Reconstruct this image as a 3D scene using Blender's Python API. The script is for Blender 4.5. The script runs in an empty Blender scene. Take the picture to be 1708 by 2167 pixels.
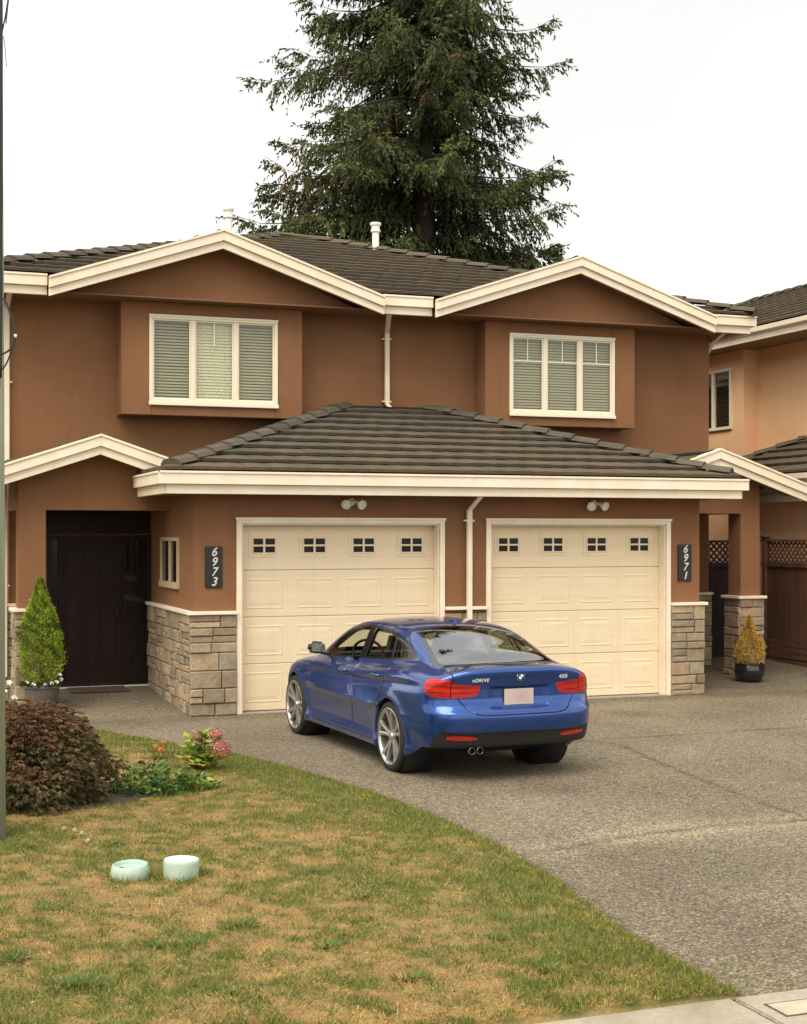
import bpy, bmesh, math, random
import numpy as np
from mathutils import Vector, Matrix
R = math.radians
scene = bpy.context.scene
C = scene.collection
random.seed(7)
rng = np.random.default_rng(7)

# ---------------------------------------------------------------- camera
YAW = 20.177
cam_d = bpy.data.cameras.new('camera')
cam = bpy.data.objects.new('camera', cam_d); C.objects.link(cam)
cam.location = (-4.4046, -18.2672, 2.35)
cam.rotation_euler = (R(90), 0, R(-YAW))
cam_d.sensor_fit = 'VERTICAL'; cam_d.sensor_height = 24.0
cam_d.lens = 24.0*3050/2167
cam_d.shift_y = 44.5/2167
cam_d.clip_end = 2000
scene.camera = cam

# ---------------------------------------------------------------- world: bright overcast over a hazy sky
SUN_EL, SUN_AZ = 57, 228      # behind the camera, a little to the left
w = bpy.data.worlds.new('World'); scene.world = w; w.use_nodes = True
nt = w.node_tree; nt.nodes.clear()
out = nt.nodes.new('ShaderNodeOutputWorld')
mixs = nt.nodes.new('ShaderNodeMixShader'); mixs.inputs[0].default_value = 0.86
b1 = nt.nodes.new('ShaderNodeBackground'); b1.inputs[1].default_value = 0.12
sky = nt.nodes.new('ShaderNodeTexSky'); sky.sky_type = 'NISHITA'; sky.sun_disc = False
sky.sun_elevation = R(SUN_EL); sky.sun_rotation = R(SUN_AZ); sky.dust_density = 4
nt.links.new(sky.outputs[0], b1.inputs[0])
b2 = nt.nodes.new('ShaderNodeBackground'); b2.inputs[1].default_value = 1.12
tc = nt.nodes.new('ShaderNodeTexCoord'); mp = nt.nodes.new('ShaderNodeMapping')
mp.inputs['Scale'].default_value = (1.0, 1.0, 2.2); mp.inputs['Location'].default_value = (0.35, 0.1, 0.0)
nz = nt.nodes.new('ShaderNodeTexNoise'); nz.inputs['Scale'].default_value = 1.9; nz.inputs['Detail'].default_value = 3
cr = nt.nodes.new('ShaderNodeValToRGB')
cr.color_ramp.elements[0].position = 0.38; cr.color_ramp.elements[0].color = (0.53, 0.525, 0.49, 1)
cr.color_ramp.elements[1].position = 0.60; cr.color_ramp.elements[1].color = (1.0, 0.955, 0.86, 1)
nt.links.new(tc.outputs['Generated'], mp.inputs[0]); nt.links.new(mp.outputs[0], nz.inputs[0])
nt.links.new(nz.outputs[0], cr.inputs[0]); nt.links.new(cr.outputs[0], b2.inputs[0])
nt.links.new(b1.outputs[0], mixs.inputs[1]); nt.links.new(b2.outputs[0], mixs.inputs[2])
nt.links.new(mixs.outputs[0], out.inputs[0])

sl = bpy.data.lights.new('sun', 'SUN'); sl.energy = 2.0; sl.angle = R(48); sl.color = (1.0, 0.93, 0.80)
so = bpy.data.objects.new('sun', sl); C.objects.link(so)
_d = Vector((math.sin(R(SUN_AZ))*math.cos(R(SUN_EL)), math.cos(R(SUN_AZ))*math.cos(R(SUN_EL)), math.sin(R(SUN_EL))))
so.rotation_euler = _d.to_track_quat('Z', 'Y').to_euler()

scene.view_settings.view_transform = 'Standard'; scene.view_settings.look = 'None'
scene.view_settings.exposure = 0.86; scene.view_settings.gamma = 1
scene.view_settings.use_curve_mapping = False

# ---------------------------------------------------------------- materials
def mat(name, col, rough=0.8, metal=0.0, vary=None, vscale=6.0, bump=0.0, bscale=60.0, spec=0.5, coat=0.0,
        attr=None, vary2=None, v2scale=0.8, stretch=None, streak=None):
    m = bpy.data.materials.new(name); m.use_nodes = True
    n = m.node_tree.nodes; l = m.node_tree.links
    p = n['Principled BSDF']
    p.inputs['Base Color'].default_value = (*col, 1); p.inputs['Roughness'].default_value = rough
    p.inputs['Metallic'].default_value = metal; p.inputs['Specular IOR Level'].default_value = spec
    if coat: p.inputs['Coat Weight'].default_value = coat; p.inputs['Coat Roughness'].default_value = 0.03
    t = n.new('ShaderNodeTexCoord'); src = t.outputs['Object']
    if stretch:
        mm = n.new('ShaderNodeMapping'); mm.inputs['Scale'].default_value = stretch
        l.new(src, mm.inputs[0]); src = mm.outputs[0]
    last = None
    if attr:
        a = n.new('ShaderNodeAttribute'); a.attribute_name = attr; last = a.outputs['Color']
    def blend(last, c2, scale, lo, hi, det=5):
        z = n.new('ShaderNodeTexNoise'); z.inputs['Scale'].default_value = scale; z.inputs['Detail'].default_value = det
        z.inputs['Roughness'].default_value = 0.65
        l.new(src, z.inputs['Vector'])
        r = n.new('ShaderNodeMapRange'); r.inputs[1].default_value = lo; r.inputs[2].default_value = hi
        l.new(z.outputs[0], r.inputs[0])
        mx = n.new('ShaderNodeMix'); mx.data_type = 'RGBA'
        l.new(r.outputs[0], mx.inputs[0])
        if last is None: mx.inputs[6].default_value = (*col, 1)
        else: l.new(last, mx.inputs[6])
        if len(c2) == 1:   # multiply by a scalar
            mx.blend_type = 'MULTIPLY'; mx.inputs[7].default_value = (c2[0], c2[0], c2[0], 1)
        else: mx.inputs[7].default_value = (*c2, 1)
        return mx.outputs[2]
    if vary is not None: last = blend(last, vary, vscale, 0.35, 0.65)
    if vary2 is not None: last = blend(last, vary2, v2scale, 0.42, 0.72, 6)
    if streak is not None:      # rain streaks: noise drawn out vertically
        keep = src; mm2 = n.new('ShaderNodeMapping'); mm2.inputs['Scale'].default_value = (7, 7, 0.35); l.new(t.outputs['Object'], mm2.inputs[0]); src = mm2.outputs[0]
        last = blend(last, (streak,), 1.0, 0.50, 0.80, 4); src = keep
    if last is not None: l.new(last, p.inputs['Base Color'])
    if bump:
        z = n.new('ShaderNodeTexNoise'); z.inputs['Scale'].default_value = bscale; z.inputs['Detail'].default_value = 4
        l.new(src, z.inputs['Vector'])
        b = n.new('ShaderNodeBump'); b.inputs['Strength'].default_value = bump; b.inputs['Distance'].default_value = 0.01
        l.new(z.outputs[0], b.inputs['Height']); l.new(b.outputs[0], p.inputs['Normal'])
    return m

def glass_mat(name, tint, rough=0.0, ior=1.5, alpha_col=None, fac=0.0):
    """thin glazing: fresnel reflection over a tinted see-through"""
    m = bpy.data.materials.new(name); m.use_nodes = True
    n = m.node_tree.nodes; l = m.node_tree.links; n.clear()
    o = n.new('ShaderNodeOutputMaterial'); mx = n.new('ShaderNodeMixShader')
    tr = n.new('ShaderNodeBsdfTransparent'); tr.inputs[0].default_value = (*tint, 1)
    gl = n.new('ShaderNodeBsdfGlossy'); gl.inputs['Roughness'].default_value = rough
    gl.inputs[0].default_value = (0.95, 0.97, 1.0, 1)
    fr = n.new('ShaderNodeFresnel')
    ge = n.new('ShaderNodeNewGeometry'); mi = n.new('ShaderNodeMath'); mi.operation = 'MULTIPLY_ADD'      # thin pane: same reflectance from both sides
    l.new(ge.outputs['Backfacing'], mi.inputs[0]); mi.inputs[1].default_value = 1/ior-ior; mi.inputs[2].default_value = ior
    l.new(mi.outputs[0], fr.inputs[0])
    ad = n.new('ShaderNodeMath'); ad.operation = 'ADD'; ad.inputs[1].default_value = fac; ad.use_clamp = True
    l.new(fr.outputs[0], ad.inputs[0]); l.new(ad.outputs[0], mx.inputs[0])
    l.new(tr.outputs[0], mx.inputs[1]); l.new(gl.outputs[0], mx.inputs[2]); l.new(mx.outputs[0], o.inputs[0])
    return m

M = {}
M['stucco'] = mat('brown stucco', (0.246, 0.120, 0.060), 0.92, vary=(0.226, 0.109, 0.053), vscale=1.3, bump=0.8, bscale=130,
                  vary2=(0.282, 0.138, 0.070), v2scale=0.55, spec=0.2, streak=0.91)
M['stucco_pale'] = mat('apricot stucco', (0.86, 0.54, 0.31), 0.92, vary=(0.80, 0.49, 0.275), vscale=1.1, bump=0.4, bscale=170, spec=0.2)
M['trim'] = mat('cream painted trim', (0.86, 0.755, 0.60), 0.5, vary=(0.80, 0.69, 0.53), vscale=3.5, vary2=(0.74, 0.62, 0.46), v2scale=2.0)
M['gdoor'] = mat('cream garage door paint', (0.79, 0.650, 0.450), 0.55, vary=(0.75, 0.61, 0.415), vscale=2.0, bump=0.25, bscale=14, stretch=(0.6, 1, 9), streak=0.93)
M['frame'] = mat('window frame vinyl', (0.80, 0.72, 0.56), 0.45)
M['tile'] = mat('concrete roof tile', (0.085, 0.068, 0.052), 0.9, attr='Col', vary=(0.72,), vscale=7, vary2=(0.125, 0.085, 0.048), v2scale=0.30,
                bump=0.6, bscale=45, spec=0.25)
M['under'] = mat('roof underlay', (0.03, 0.026, 0.022), 0.95)
M['stone'] = mat('cut ledge stone', (0.3, 0.25, 0.19), 0.9, attr='Col', vary=(0.70,), vscale=8, bump=1.0, bscale=20, spec=0.2)
M['mortar'] = mat('stone mortar', (0.18, 0.148, 0.11), 0.95)
M['black'] = mat('black painted metal', (0.012, 0.011, 0.010), 0.4)
M['darkroom'] = mat('dark interior', (0.02, 0.018, 0.015), 0.95)
M['blind'] = mat('dim blind slat', (0.36, 0.335, 0.25), 0.6)
M['blind_lit'] = mat('lit blind slat', (0.66, 0.64, 0.54), 0.6)  # brighter copy of the slat, its colour stands in for a lit pane
M['glass'] = glass_mat('window glass', (0.94, 0.94, 0.87), 0.0, 1.45, fac=0.0)
M['screen'] = glass_mat('insect screen', (0.55, 0.55, 0.5), 0.5, 1.2)
M['darkglass'] = mat('dark glazing', (0.010, 0.010, 0.010), 0.08, spec=0.35)
M['entrydoor'] = mat('dark mahogany door', (0.024, 0.008, 0.007), 0.5, vary=(0.013, 0.004, 0.004), vscale=5, stretch=(6, 6, 0.5), spec=0.22)
M['white'] = mat('white enamel', (0.88, 0.85, 0.78), 0.35)
M['digit'] = mat('silver numeral', (0.62, 0.60, 0.55), 0.4)
M['fence'] = mat('stained fence board', (0.135, 0.060, 0.034), 0.8, vary=(0.085, 0.038, 0.024), vscale=2.5, stretch=(3, 3, 0.4), bump=0.3, bscale=20)
M['concrete'] = mat('sidewalk concrete', (0.36, 0.32, 0.25), 0.9, vary=(0.29, 0.255, 0.195), vscale=28, bump=0.6, bscale=90, vary2=(0.24, 0.205, 0.14), v2scale=2.2)
M['asphalt'] = mat('road asphalt', (0.055, 0.052, 0.05), 0.9, vary=(0.04, 0.04, 0.038), vscale=40)
M['bark'] = mat('conifer bark', (0.055, 0.038, 0.026), 0.95, vary=(0.03, 0.022, 0.017), vscale=8, bump=1, bscale=18)
M['leaf'] = mat('foliage', (0.05, 0.08, 0.02), 0.65, attr='Col', spec=0.25)
M['pole'] = mat('weathered utility pole wood', (0.36, 0.39, 0.27), 0.95, vary=(0.26, 0.285, 0.19), vscale=3, stretch=(5, 5, 0.35), bump=0.8, bscale=30)
M['cable'] = mat('black cable', (0.015, 0.015, 0.014), 0.6)
M['soil'] = mat('dry soil', (0.055, 0.035, 0.022), 0.95, vary=(0.035, 0.022, 0.014), vscale=12, bump=1, bscale=30)

# ---------------------------------------------------------------- mesh helpers
ORG = {}
def tag(o, label=None, cat=None, group=None, kind=None):
    if label: o['label'] = label
    if cat: o['category'] = cat
    if group: o['group'] = group
    if kind: o['kind'] = kind
    return o

def empty(name, loc, rz=0.0):
    o = bpy.data.objects.new(name, None); C.objects.link(o)
    o.empty_display_size = 0.2
    o.location = loc; o.rotation_euler = (0, 0, rz); ORG[o.name] = Vector(loc); return o

def link_mesh(name, me, material, parent, origin):
    o = bpy.data.objects.new(name, me); C.objects.link(o)
    if material is not None:
        for mm in (material if isinstance(material, (list, tuple)) else [material]): me.materials.append(mm)
    po = Vector((0, 0, 0))
    if parent is not None:
        o.parent = parent; po = ORG[parent.name]
    if origin is None: origin = po
    o.location = Vector(origin)-po
    ORG[o.name] = Vector(origin)
    return o

class MB:
    def __init__(s): s.v = []; s.f = []; s.c = []; s.cur = None; s.mi = []; s.m = 0; s.sm = []; s.smooth = False
    def add(s, vs, fs):
        b = len(s.v); s.v.extend([tuple(p) for p in vs])
        for f in fs: s.f.append([b+i for i in f]); s.c.append(s.cur); s.mi.append(s.m); s.sm.append(s.smooth)
    def box(s, x0, x1, y0, y1, z0, z1):
        s.add([(x0,y0,z0),(x1,y0,z0),(x1,y1,z0),(x0,y1,z0),(x0,y0,z1),(x1,y0,z1),(x1,y1,z1),(x0,y1,z1)],
              [(0,3,2,1),(4,5,6,7),(0,1,5,4),(1,2,6,5),(2,3,7,6),(3,0,4,7)])
        return s
    def prism(s, poly, axis, a, b):
        """poly: 2D points; axis: 0,1,2 = extrusion axis, the 2D point fills the other two in order"""
        n = len(poly)
        def P(q, t):
            q = list(q); q.insert(axis, t); return tuple(q)
        vs = [P(q, a) for q in poly]+[P(q, b) for q in poly]
        fs = [tuple(range(n))[::-1], tuple(range(n, 2*n))]+[(i, (i+1) % n, n+(i+1) % n, n+i) for i in range(n)]
        s.add(vs, fs); return s
    def hexa(s, p):  # 8 points bottom4, top4
        s.add(p, [(0,3,2,1),(4,5,6,7),(0,1,5,4),(1,2,6,5),(2,3,7,6),(3,0,4,7)]); return s
    def tube(s, pts, r, n=8, cap=True):
        pts = [Vector(p) for p in pts]; rs = r if isinstance(r, (list, tuple)) else [r]*len(pts)
        vs = []; up0 = None
        for i, p in enumerate(pts):
            t = (pts[min(i+1, len(pts)-1)]-pts[max(i-1, 0)]).normalized()
            if up0 is None: up0 = t.orthogonal().normalized()
            a = (up0-t*up0.dot(t)).normalized(); up0 = a; b = t.cross(a)
            for k in range(n):
                an = 2*math.pi*k/n; vs.append(p+(a*math.cos(an)+b*math.sin(an))*rs[i])
        fs = []
        for i in range(len(pts)-1):
            for k in range(n): fs.append((i*n+k, i*n+(k+1) % n, (i+1)*n+(k+1) % n, (i+1)*n+k))
        if cap: fs.append(tuple(range(n))[::-1]); fs.append(tuple(range((len(pts)-1)*n, len(pts)*n)))
        s.add(vs, fs); return s
    def lathe(s, prof, c, n=24, axis='z', closed=False):
        """prof: (radius, height) list"""
        vs = []
        for (r, h) in prof:
            for k in range(n):
                a = 2*math.pi*k/n
                if axis == 'z': vs.append((c[0]+r*math.cos(a), c[1]+r*math.sin(a), c[2]+h))
                elif axis == 'x': vs.append((c[0]+h, c[1]+r*math.cos(a), c[2]+r*math.sin(a)))
                else: vs.append((c[0]+r*math.cos(a), c[1]+h, c[2]+r*math.sin(a)))
        fs = []; m = len(prof)
        for i in range(m-1 if not closed else m):
            j = (i+1) % m
            for k in range(n): fs.append((i*n+k, i*n+(k+1) % n, j*n+(k+1) % n, j*n+k))
        s.add(vs, fs); return s
    def build(s, name, material, parent=None, origin=None, bevel=0.0, clip=None, smooth=False, recalc=True, angle=None):
        po = Vector((0, 0, 0))
        if origin is None and parent is not None: origin = ORG[parent.name]
        if origin is None: origin = po
        origin = Vector(origin)
        me = bpy.data.meshes.new(name)
        me.from_pydata([tuple(Vector(p)-origin) for p in s.v], [], s.f)
        if any(c is not None for c in s.c):
            ca = me.color_attributes.new('Col', 'FLOAT_COLOR', 'CORNER')
            buf = []
            for f, c in zip(s.f, s.c):
                cc = c if c is not None else (0.1, 0.1, 0.1)
                buf.extend([cc[0], cc[1], cc[2], 1.0]*len(f))
            ca.data.foreach_set('color', buf)
        me.polygons.foreach_set('material_index', s.mi)
        if smooth or any(s.sm): me.polygons.foreach_set('use_smooth', [True]*len(s.f) if smooth else s.sm)
        if recalc or clip or bevel:
            bm = bmesh.new(); bm.from_mesh(me)
            if clip:
                for (pt, no) in clip:
                    g = bm.verts[:]+bm.edges[:]+bm.faces[:]
                    bmesh.ops.bisect_plane(bm, geom=g, dist=1e-5, plane_co=Vector(pt)-origin, plane_no=Vector(no), clear_outer=True)
            if recalc: bmesh.ops.recalc_face_normals(bm, faces=bm.faces)
            if bevel:
                es = [e for e in bm.edges if len(e.link_faces) == 2 and e.calc_face_angle(0) > 0.5]
                bmesh.ops.bevel(bm, geom=es, offset=bevel, segments=2, affect='EDGES', clamp_overlap=True)
            bm.to_mesh(me); bm.free()
        if angle is not None: me.set_sharp_from_angle(angle=R(angle))
        return link_mesh(name, me, material, parent, origin)
# ================================================================ GROUND
def vnoise(x, y, seed=0):
    """smooth value noise on numpy arrays"""
    xi = np.floor(x).astype(int); yi = np.floor(y).astype(int); fx = x-xi; fy = y-yi
    fx = fx*fx*(3-2*fx); fy = fy*fy*(3-2*fy)
    def h(a, b):
        n = (a*374761393+b*668265263+seed*982451653) & 0x7fffffff
        n = (n ^ (n >> 13))*1274126177 & 0x7fffffff
        return ((n ^ (n >> 16)) & 0xffff)/65535.0
    return (h(xi, yi)*(1-fx)+h(xi+1, yi)*fx)*(1-fy)+(h(xi, yi+1)*(1-fx)+h(xi+1, yi+1)*fx)*fy
def fbm(x, y, seed=0, o=4):
    s = 0; a = 0.5; t = 0
    for k in range(o): s = s+a*vnoise(x*2**k, y*2**k, seed+k); t += a; a *= 0.55
    return s/t

def gz(y): return 0.036*max(0.0, min(y, 6.0))       # the paving climbs gently beside the house
LAWN_EDGE = [(-2.9, 0.6), (-2.35, 0.15), (-2.1, -0.4), (-1.93, -0.95), (-1.70, -1.7), (-1.28, -2.55), (-0.86, -3.3), (-0.63, -3.95), (-0.42, -4.9),
             (-0.19, -6.0), (-0.07, -7.2), (-0.01, -8.4), (-0.10, -9.6), (-0.28, -10.8), (-0.30, -12.02)]
def lawn_x(y):
    pts = LAWN_EDGE
    for (xa, ya), (xb, yb) in zip(pts, pts[1:]):
        if yb <= y <= ya: t = (y-ya)/(yb-ya); return xa+(xb-xa)*t
    return pts[0][0] if y > pts[0][1] else pts[-1][0]

mb = MB(); S = 600
mb.add([(-S,-S,-0.06),(S,-S,-0.06),(S,S,-0.06),(-S,S,-0.06)], [(0,1,2,3)])
tag(mb.build('ground', mat('ground soil', (0.10, 0.085, 0.045), 0.95, vary=(0.07, 0.075, 0.03), vscale=0.4)), kind='structure')

# driveway: exposed aggregate
def aggregate():
    m = bpy.data.materials.new('exposed aggregate'); m.use_nodes = True
    n = m.node_tree.nodes; l = m.node_tree.links; p = n['Principled BSDF']
    p.inputs['Roughness'].default_value = 0.85; p.inputs['Specular IOR Level'].default_value = 0.3
    tc = n.new('ShaderNodeTexCoord')
    v = n.new('ShaderNodeTexVoronoi'); v.inputs['Scale'].default_value = 72; l.new(tc.outputs['Object'], v.inputs[0])
    r = n.new('ShaderNodeValToRGB'); l.new(v.outputs['Color'], r.inputs[0])
    e = r.color_ramp.elements
    e[0].position = 0.0; e[0].color = (0.068, 0.056, 0.040, 1); e[1].position = 1.0; e[1].color = (0.44, 0.378, 0.280, 1)
    for pos, c in ((0.3, (0.108, 0.090, 0.064)), (0.58, (0.175, 0.148, 0.107)), (0.82, (0.27, 0.23, 0.168))):
        q = e.new(pos); q.color = (*c, 1)
    z = n.new('ShaderNodeTexNoise'); z.inputs['Scale'].default_value = 0.55; z.inputs['Detail'].default_value = 6; l.new(tc.outputs['Object'], z.inputs[0])
    mr = n.new('ShaderNodeMapRange'); mr.inputs[1].default_value = 0.3; mr.inputs[2].default_value = 0.7
    mr.inputs[3].default_value = 0.80; mr.inputs[4].default_value = 1.20; l.new(z.outputs[0], mr.inputs[0])
    z3 = n.new('ShaderNodeTexNoise'); z3.inputs['Scale'].default_value = 14; z3.inputs['Detail'].default_value = 4; l.new(tc.outputs['Object'], z3.inputs[0])
    mr3 = n.new('ShaderNodeMapRange'); mr3.inputs[1].default_value = 0.3; mr3.inputs[2].default_value = 0.7
    mr3.inputs[3].default_value = 0.84; mr3.inputs[4].default_value = 1.16; l.new(z3.outputs[0], mr3.inputs[0])
    mm = n.new('ShaderNodeMath'); mm.operation = 'MULTIPLY'; l.new(mr.outputs[0], mm.inputs[0]); l.new(mr3.outputs[0], mm.inputs[1])
    a = n.new('ShaderNodeAttribute'); a.attribute_name = 'Col'
    vm = n.new('ShaderNodeVectorMath'); vm.operation = 'SCALE'; l.new(r.outputs[0], vm.inputs[0]); l.new(mm.outputs[0], vm.inputs['Scale'])
    vm2 = n.new('ShaderNodeVectorMath'); vm2.operation = 'MULTIPLY'; l.new(vm.outputs[0], vm2.inputs[0]); l.new(a.outputs['Color'], vm2.inputs[1])
    l.new(vm2.outputs[0], p.inputs['Base Color'])
    b = n.new('ShaderNodeBump'); b.inputs['Strength'].default_value = 0.5; b.inputs['Distance'].default_value = 0.006
    l.new(v.outputs['Distance'], b.inputs['Height']); b.invert = True; l.new(b.outputs[0], p.inputs['Normal'])
    return m
M['agg'] = aggregate()

def grid_sheet(x0, x1, y0, y1, d, zf, colf, name, material, hole=None):
    nx = int((x1-x0)/d)+1; ny = int((y1-y0)/d)+1
    X, Y = np.meshgrid(np.linspace(x0, x1, nx), np.linspace(y0, y1, ny))
    Z = zf(X, Y)
    V = np.stack([X, Y, Z], -1).reshape(-1, 3)
    idx = np.arange(nx*ny).reshape(ny, nx)
    F = np.stack([idx[:-1,:-1], idx[:-1,1:], idx[1:,1:], idx[1:,:-1]], -1).reshape(-1, 4)
    me = bpy.data.meshes.new(name); me.from_pydata(V.tolist(), [], F.tolist())
    ca = me.color_attributes.new('Col', 'FLOAT_COLOR', 'POINT')
    col = np.concatenate([colf(X, Y).reshape(-1, 3), np.ones((nx*ny, 1))], 1)
    ca.data.foreach_set('color', col.ravel())
    return link_mesh(name, me, material, None, (0, 0, 0))

def drive_z(X, Y): return 0.036*np.clip(Y, 0, 6)
def seg_d(X, Y, pts):
    d = np.full(X.shape, 9.0)
    for (xa, ya), (xb, yb) in zip(pts, pts[1:]):
        t = np.clip(((X-xa)*(xb-xa)+(Y-ya)*(yb-ya))/((xb-xa)**2+(yb-ya)**2), 0, 1)
        d = np.minimum(d, np.hypot(X-xa-t*(xb-xa), Y-ya-t*(yb-ya)))
    return d
def drive_col(X, Y):
    n = fbm(X*0.9, Y*0.9, 3); c = 0.92+0.2*(n-0.5)
    j1 = seg_d(X, Y, [(-0.1, -8.68), (0.35, -8.62), (1.08, -8.38), (1.86, -8.28), (2.8, -8.33), (4.5, -8.5), (9, -8.8)])
    j2 = seg_d(X, Y, [(3.1, -3.6), (3.38, -4.04), (3.1, -5.6), (2.9, -7.1), (2.8, -8.33)])
    j3 = seg_d(X, Y, [(2.6, -3.7), (9, -3.4)])
    ripple = 0.05*fbm(X*3, Y*3, 9)
    pale = np.exp(-((j1+ripple-0.16)/0.15)**2)*0.30          # fine silt washed along the joint
    c = c+pale
    below = np.clip((-8.55-Y)/0.3, 0, 1); c = c*(1-0.10*below)
    for j in (j1, j2, j3): c = c*(1-0.5*np.exp(-(j/0.028)**2))
    # darker uneven band before the garage wall, then darker paving from there back
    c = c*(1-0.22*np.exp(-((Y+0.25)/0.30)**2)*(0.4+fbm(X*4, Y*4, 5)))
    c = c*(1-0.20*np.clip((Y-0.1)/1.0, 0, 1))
    edge = X-np.vectorize(lawn_x)(Y)
    dirt = np.exp(-(edge/0.10)**2)*(0.2+fbm(X*5, Y*5, 6))
    for (sx, sy, sr, sa) in ((1.5, -6.35, .30, .30), (2.7, -2.0, .22, .22), (4.9, -1.7, .35, .25), (5.2, -5.2, .30, .16), (3.9, -6.6, .18, .20), (1.0, -1.0, .25, .2), (6.2, -9.3, .4, .14)):
        c = c*(1-sa*np.exp(-(((X-sx)**2+(Y-sy)**2)/sr**2)**1.2)*(.5+fbm(X*7, Y*7, 61)))
    for tx in (0.55, 2.15, 4.15, 5.75):      # faint tyre tracks
        c = c*(1-0.07*np.exp(-((X-tx-0.06*np.sin(Y*.7))/.16)**2)*np.clip((-.8-Y), 0, 1)*(.4+fbm(X*2, Y*1.2, 71)))
    out = np.stack([c*1.03, c*0.985, c*0.93], -1)
    out = out*(1-0.30*dirt[..., None])
    moss = np.clip(fbm(X*1.6, Y*1.6, 15)-0.56, 0, 1)*2.2
    out[..., 0] -= 0.12*moss; out[..., 2] -= 0.22*moss
    return np.clip(out, 0.2, 2)
dr = grid_sheet(-3.6, 16.0, -12.05, 9.0, 0.07, drive_z, drive_col, 'driveway', M['agg']); tag(dr, kind='structure')

# lawn sheet with the ragged driveway edge
def lawn_pat(X, Y):
    a = fbm(X*0.75+3, Y*0.75, 21, 4); b = fbm(X*3.2, Y*3.2, 31, 3)
    cc = fbm(X*11, Y*8, 41, 3)
    g = np.clip((0.22*a+0.25*b+0.53*cc-0.385)*3.8, 0, 1)
    edge = np.vectorize(lawn_x)(Y)-X
    g = np.clip(g+0.60*np.exp(-((edge-0.15)/0.60)**2)*(0.5+b), 0, 1)      # greener where water runs off the drive
    return g
xs = []
mbv = []; mbf = []; mcol = []
ny = 300; nx = 220
ys = np.linspace(-12.05, 0.58, ny)
for y in ys:
    xe = lawn_x(y)+0.02*math.sin(y*9)+0.015*math.sin(y*23+1)
    for i in range(nx):
        t = i/(nx-1); x = xe-(1-(1-t)**1.6)*(12.0)
        lift = 0.035*(1-math.exp(-(xe-x)/0.10))*(1-math.exp(-(y+12.052)/0.05))
        mbv.append((x, y, 0.008+lift))
V = np.array(mbv); hump = 0.05*(fbm(V[:,0]*0.4, V[:,1]*0.4, 2)-0.5)*np.clip((0-V[:,0])/1.0, 0, 1)
V[:,2] += hump*np.clip((V[:,1]+12.05)/.3, 0, 1)+0.012*fbm(V[:,0]*6, V[:,1]*6, 4)*np.clip(V[:,2]*20, 0, 1)*np.clip((V[:,1]+12.05)/.1, 0, 1)
idx = np.arange(ny*nx).reshape(ny, nx)
F = np.stack([idx[:-1,:-1], idx[:-1,1:], idx[1:,1:], idx[1:,:-1]], -1).reshape(-1, 4)
me = bpy.data.meshes.new('lawn'); me.from_pydata(V.tolist(), [], F.tolist())
g = lawn_pat(V[:,0], V[:,1]); nn = fbm(V[:,0]*9, V[:,1]*9, 8)
dry = np.array([0.34, 0.215, 0.078]); grn = np.array([0.13, 0.145, 0.032])
col = (dry*(1-g[:,None])+grn*g[:,None])*(0.45+0.8*nn[:,None])
ca = me.color_attributes.new('Col', 'FLOAT_COLOR', 'POINT'); ca.data.foreach_set('color', np.concatenate([col, np.ones((len(col),1))], 1).ravel())
me.polygons.foreach_set('use_smooth', [True]*len(F))
lawn = link_mesh('lawn', me, mat('lawn thatch', (0.2, 0.15, 0.06), 0.95, attr='Col', vary=(0.6,), vscale=55, bump=1, bscale=90), None, (0,0,0))
tag(lawn, kind='structure')
LV = V
def lawn_h(x, y):
    xe = lawn_x(y); return 0.008+0.035*(1-math.exp(-max(xe-x, 0)/0.10))+0.006

# sidewalk, kerb and road
mb = MB()
gap = 0.012
xs_ = [-8.36, -6.76, -5.16, -3.56, -1.96, -0.36, 1.24, 2.84, 4.44, 6.04, 7.64, 9.24]
for a, b in zip(xs_, xs_[1:]):
    yb = -12.04
    mb.hexa([(a+gap,-13.55,-0.05),(b-gap,-13.55,-0.05),(b-gap,yb+0.08*(b-0)*0.0,-0.05),(a+gap,yb,-0.05),
             (a+gap,-13.55,0.016),(b-gap,-13.55,0.016),(b-gap,yb,0.016),(a+gap,yb,0.016)])
tag(mb.build('sidewalk', M['concrete'], bevel=0.008), kind='structure')
mb = MB(); mb.box(-40, 40, -14.05, -13.9, -0.05, 0.03); mb.box(-40, 40, -13.9, -13.56, -0.05, 0.02)
tag(mb.build('kerb', M['concrete'], bevel=0.01), kind='structure')
mb = MB(); mb.add([(-60,-40,-0.052),(60,-40,-0.052),(60,-14.05,-0.052),(-60,-14.05,-0.052)], [(0,1,2,3)])
tag(mb.build('road', M['asphalt']), kind='structure')
# utility cover let into the sidewalk
mb = MB(); mb.box(-0.26, 0.42, -12.37, -12.20, 0.017, 0.021)
cv = mb.build('utility_cover', mat('cover concrete', (0.46, 0.39, 0.29), 0.9, vary=(0.36, 0.30, 0.22), vscale=9, bump=0.4, bscale=80), bevel=0.0015)
tag(cv, 'rectangular concrete utility cover let into the sidewalk at the driveway foot', 'utility cover')
mb = MB()
for (a, b, c, d) in ((-0.275, 0.435, -12.382, -12.37), (-0.275, 0.435, -12.20, -12.188), (-0.272, -0.26, -12.37, -12.20), (0.42, 0.432, -12.37, -12.20)):
    mb.box(a, b, c, d, 0.0165, 0.019)
mb.build('cover_frame', mat('dark joint', (0.06, 0.05, 0.035), 0.9), cv)

# ================================================================ HOUSE
CX0 = 3.177      # party line of the duplex
house = empty('duplex_house', (CX0, 0, 0))
tag(house, 'two storey brown stucco duplex with cream trim, stone base and twin garage doors', 'house')
def both(f):
    f(lambda x: x); f(lambda x: 2*CX0-x)

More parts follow.
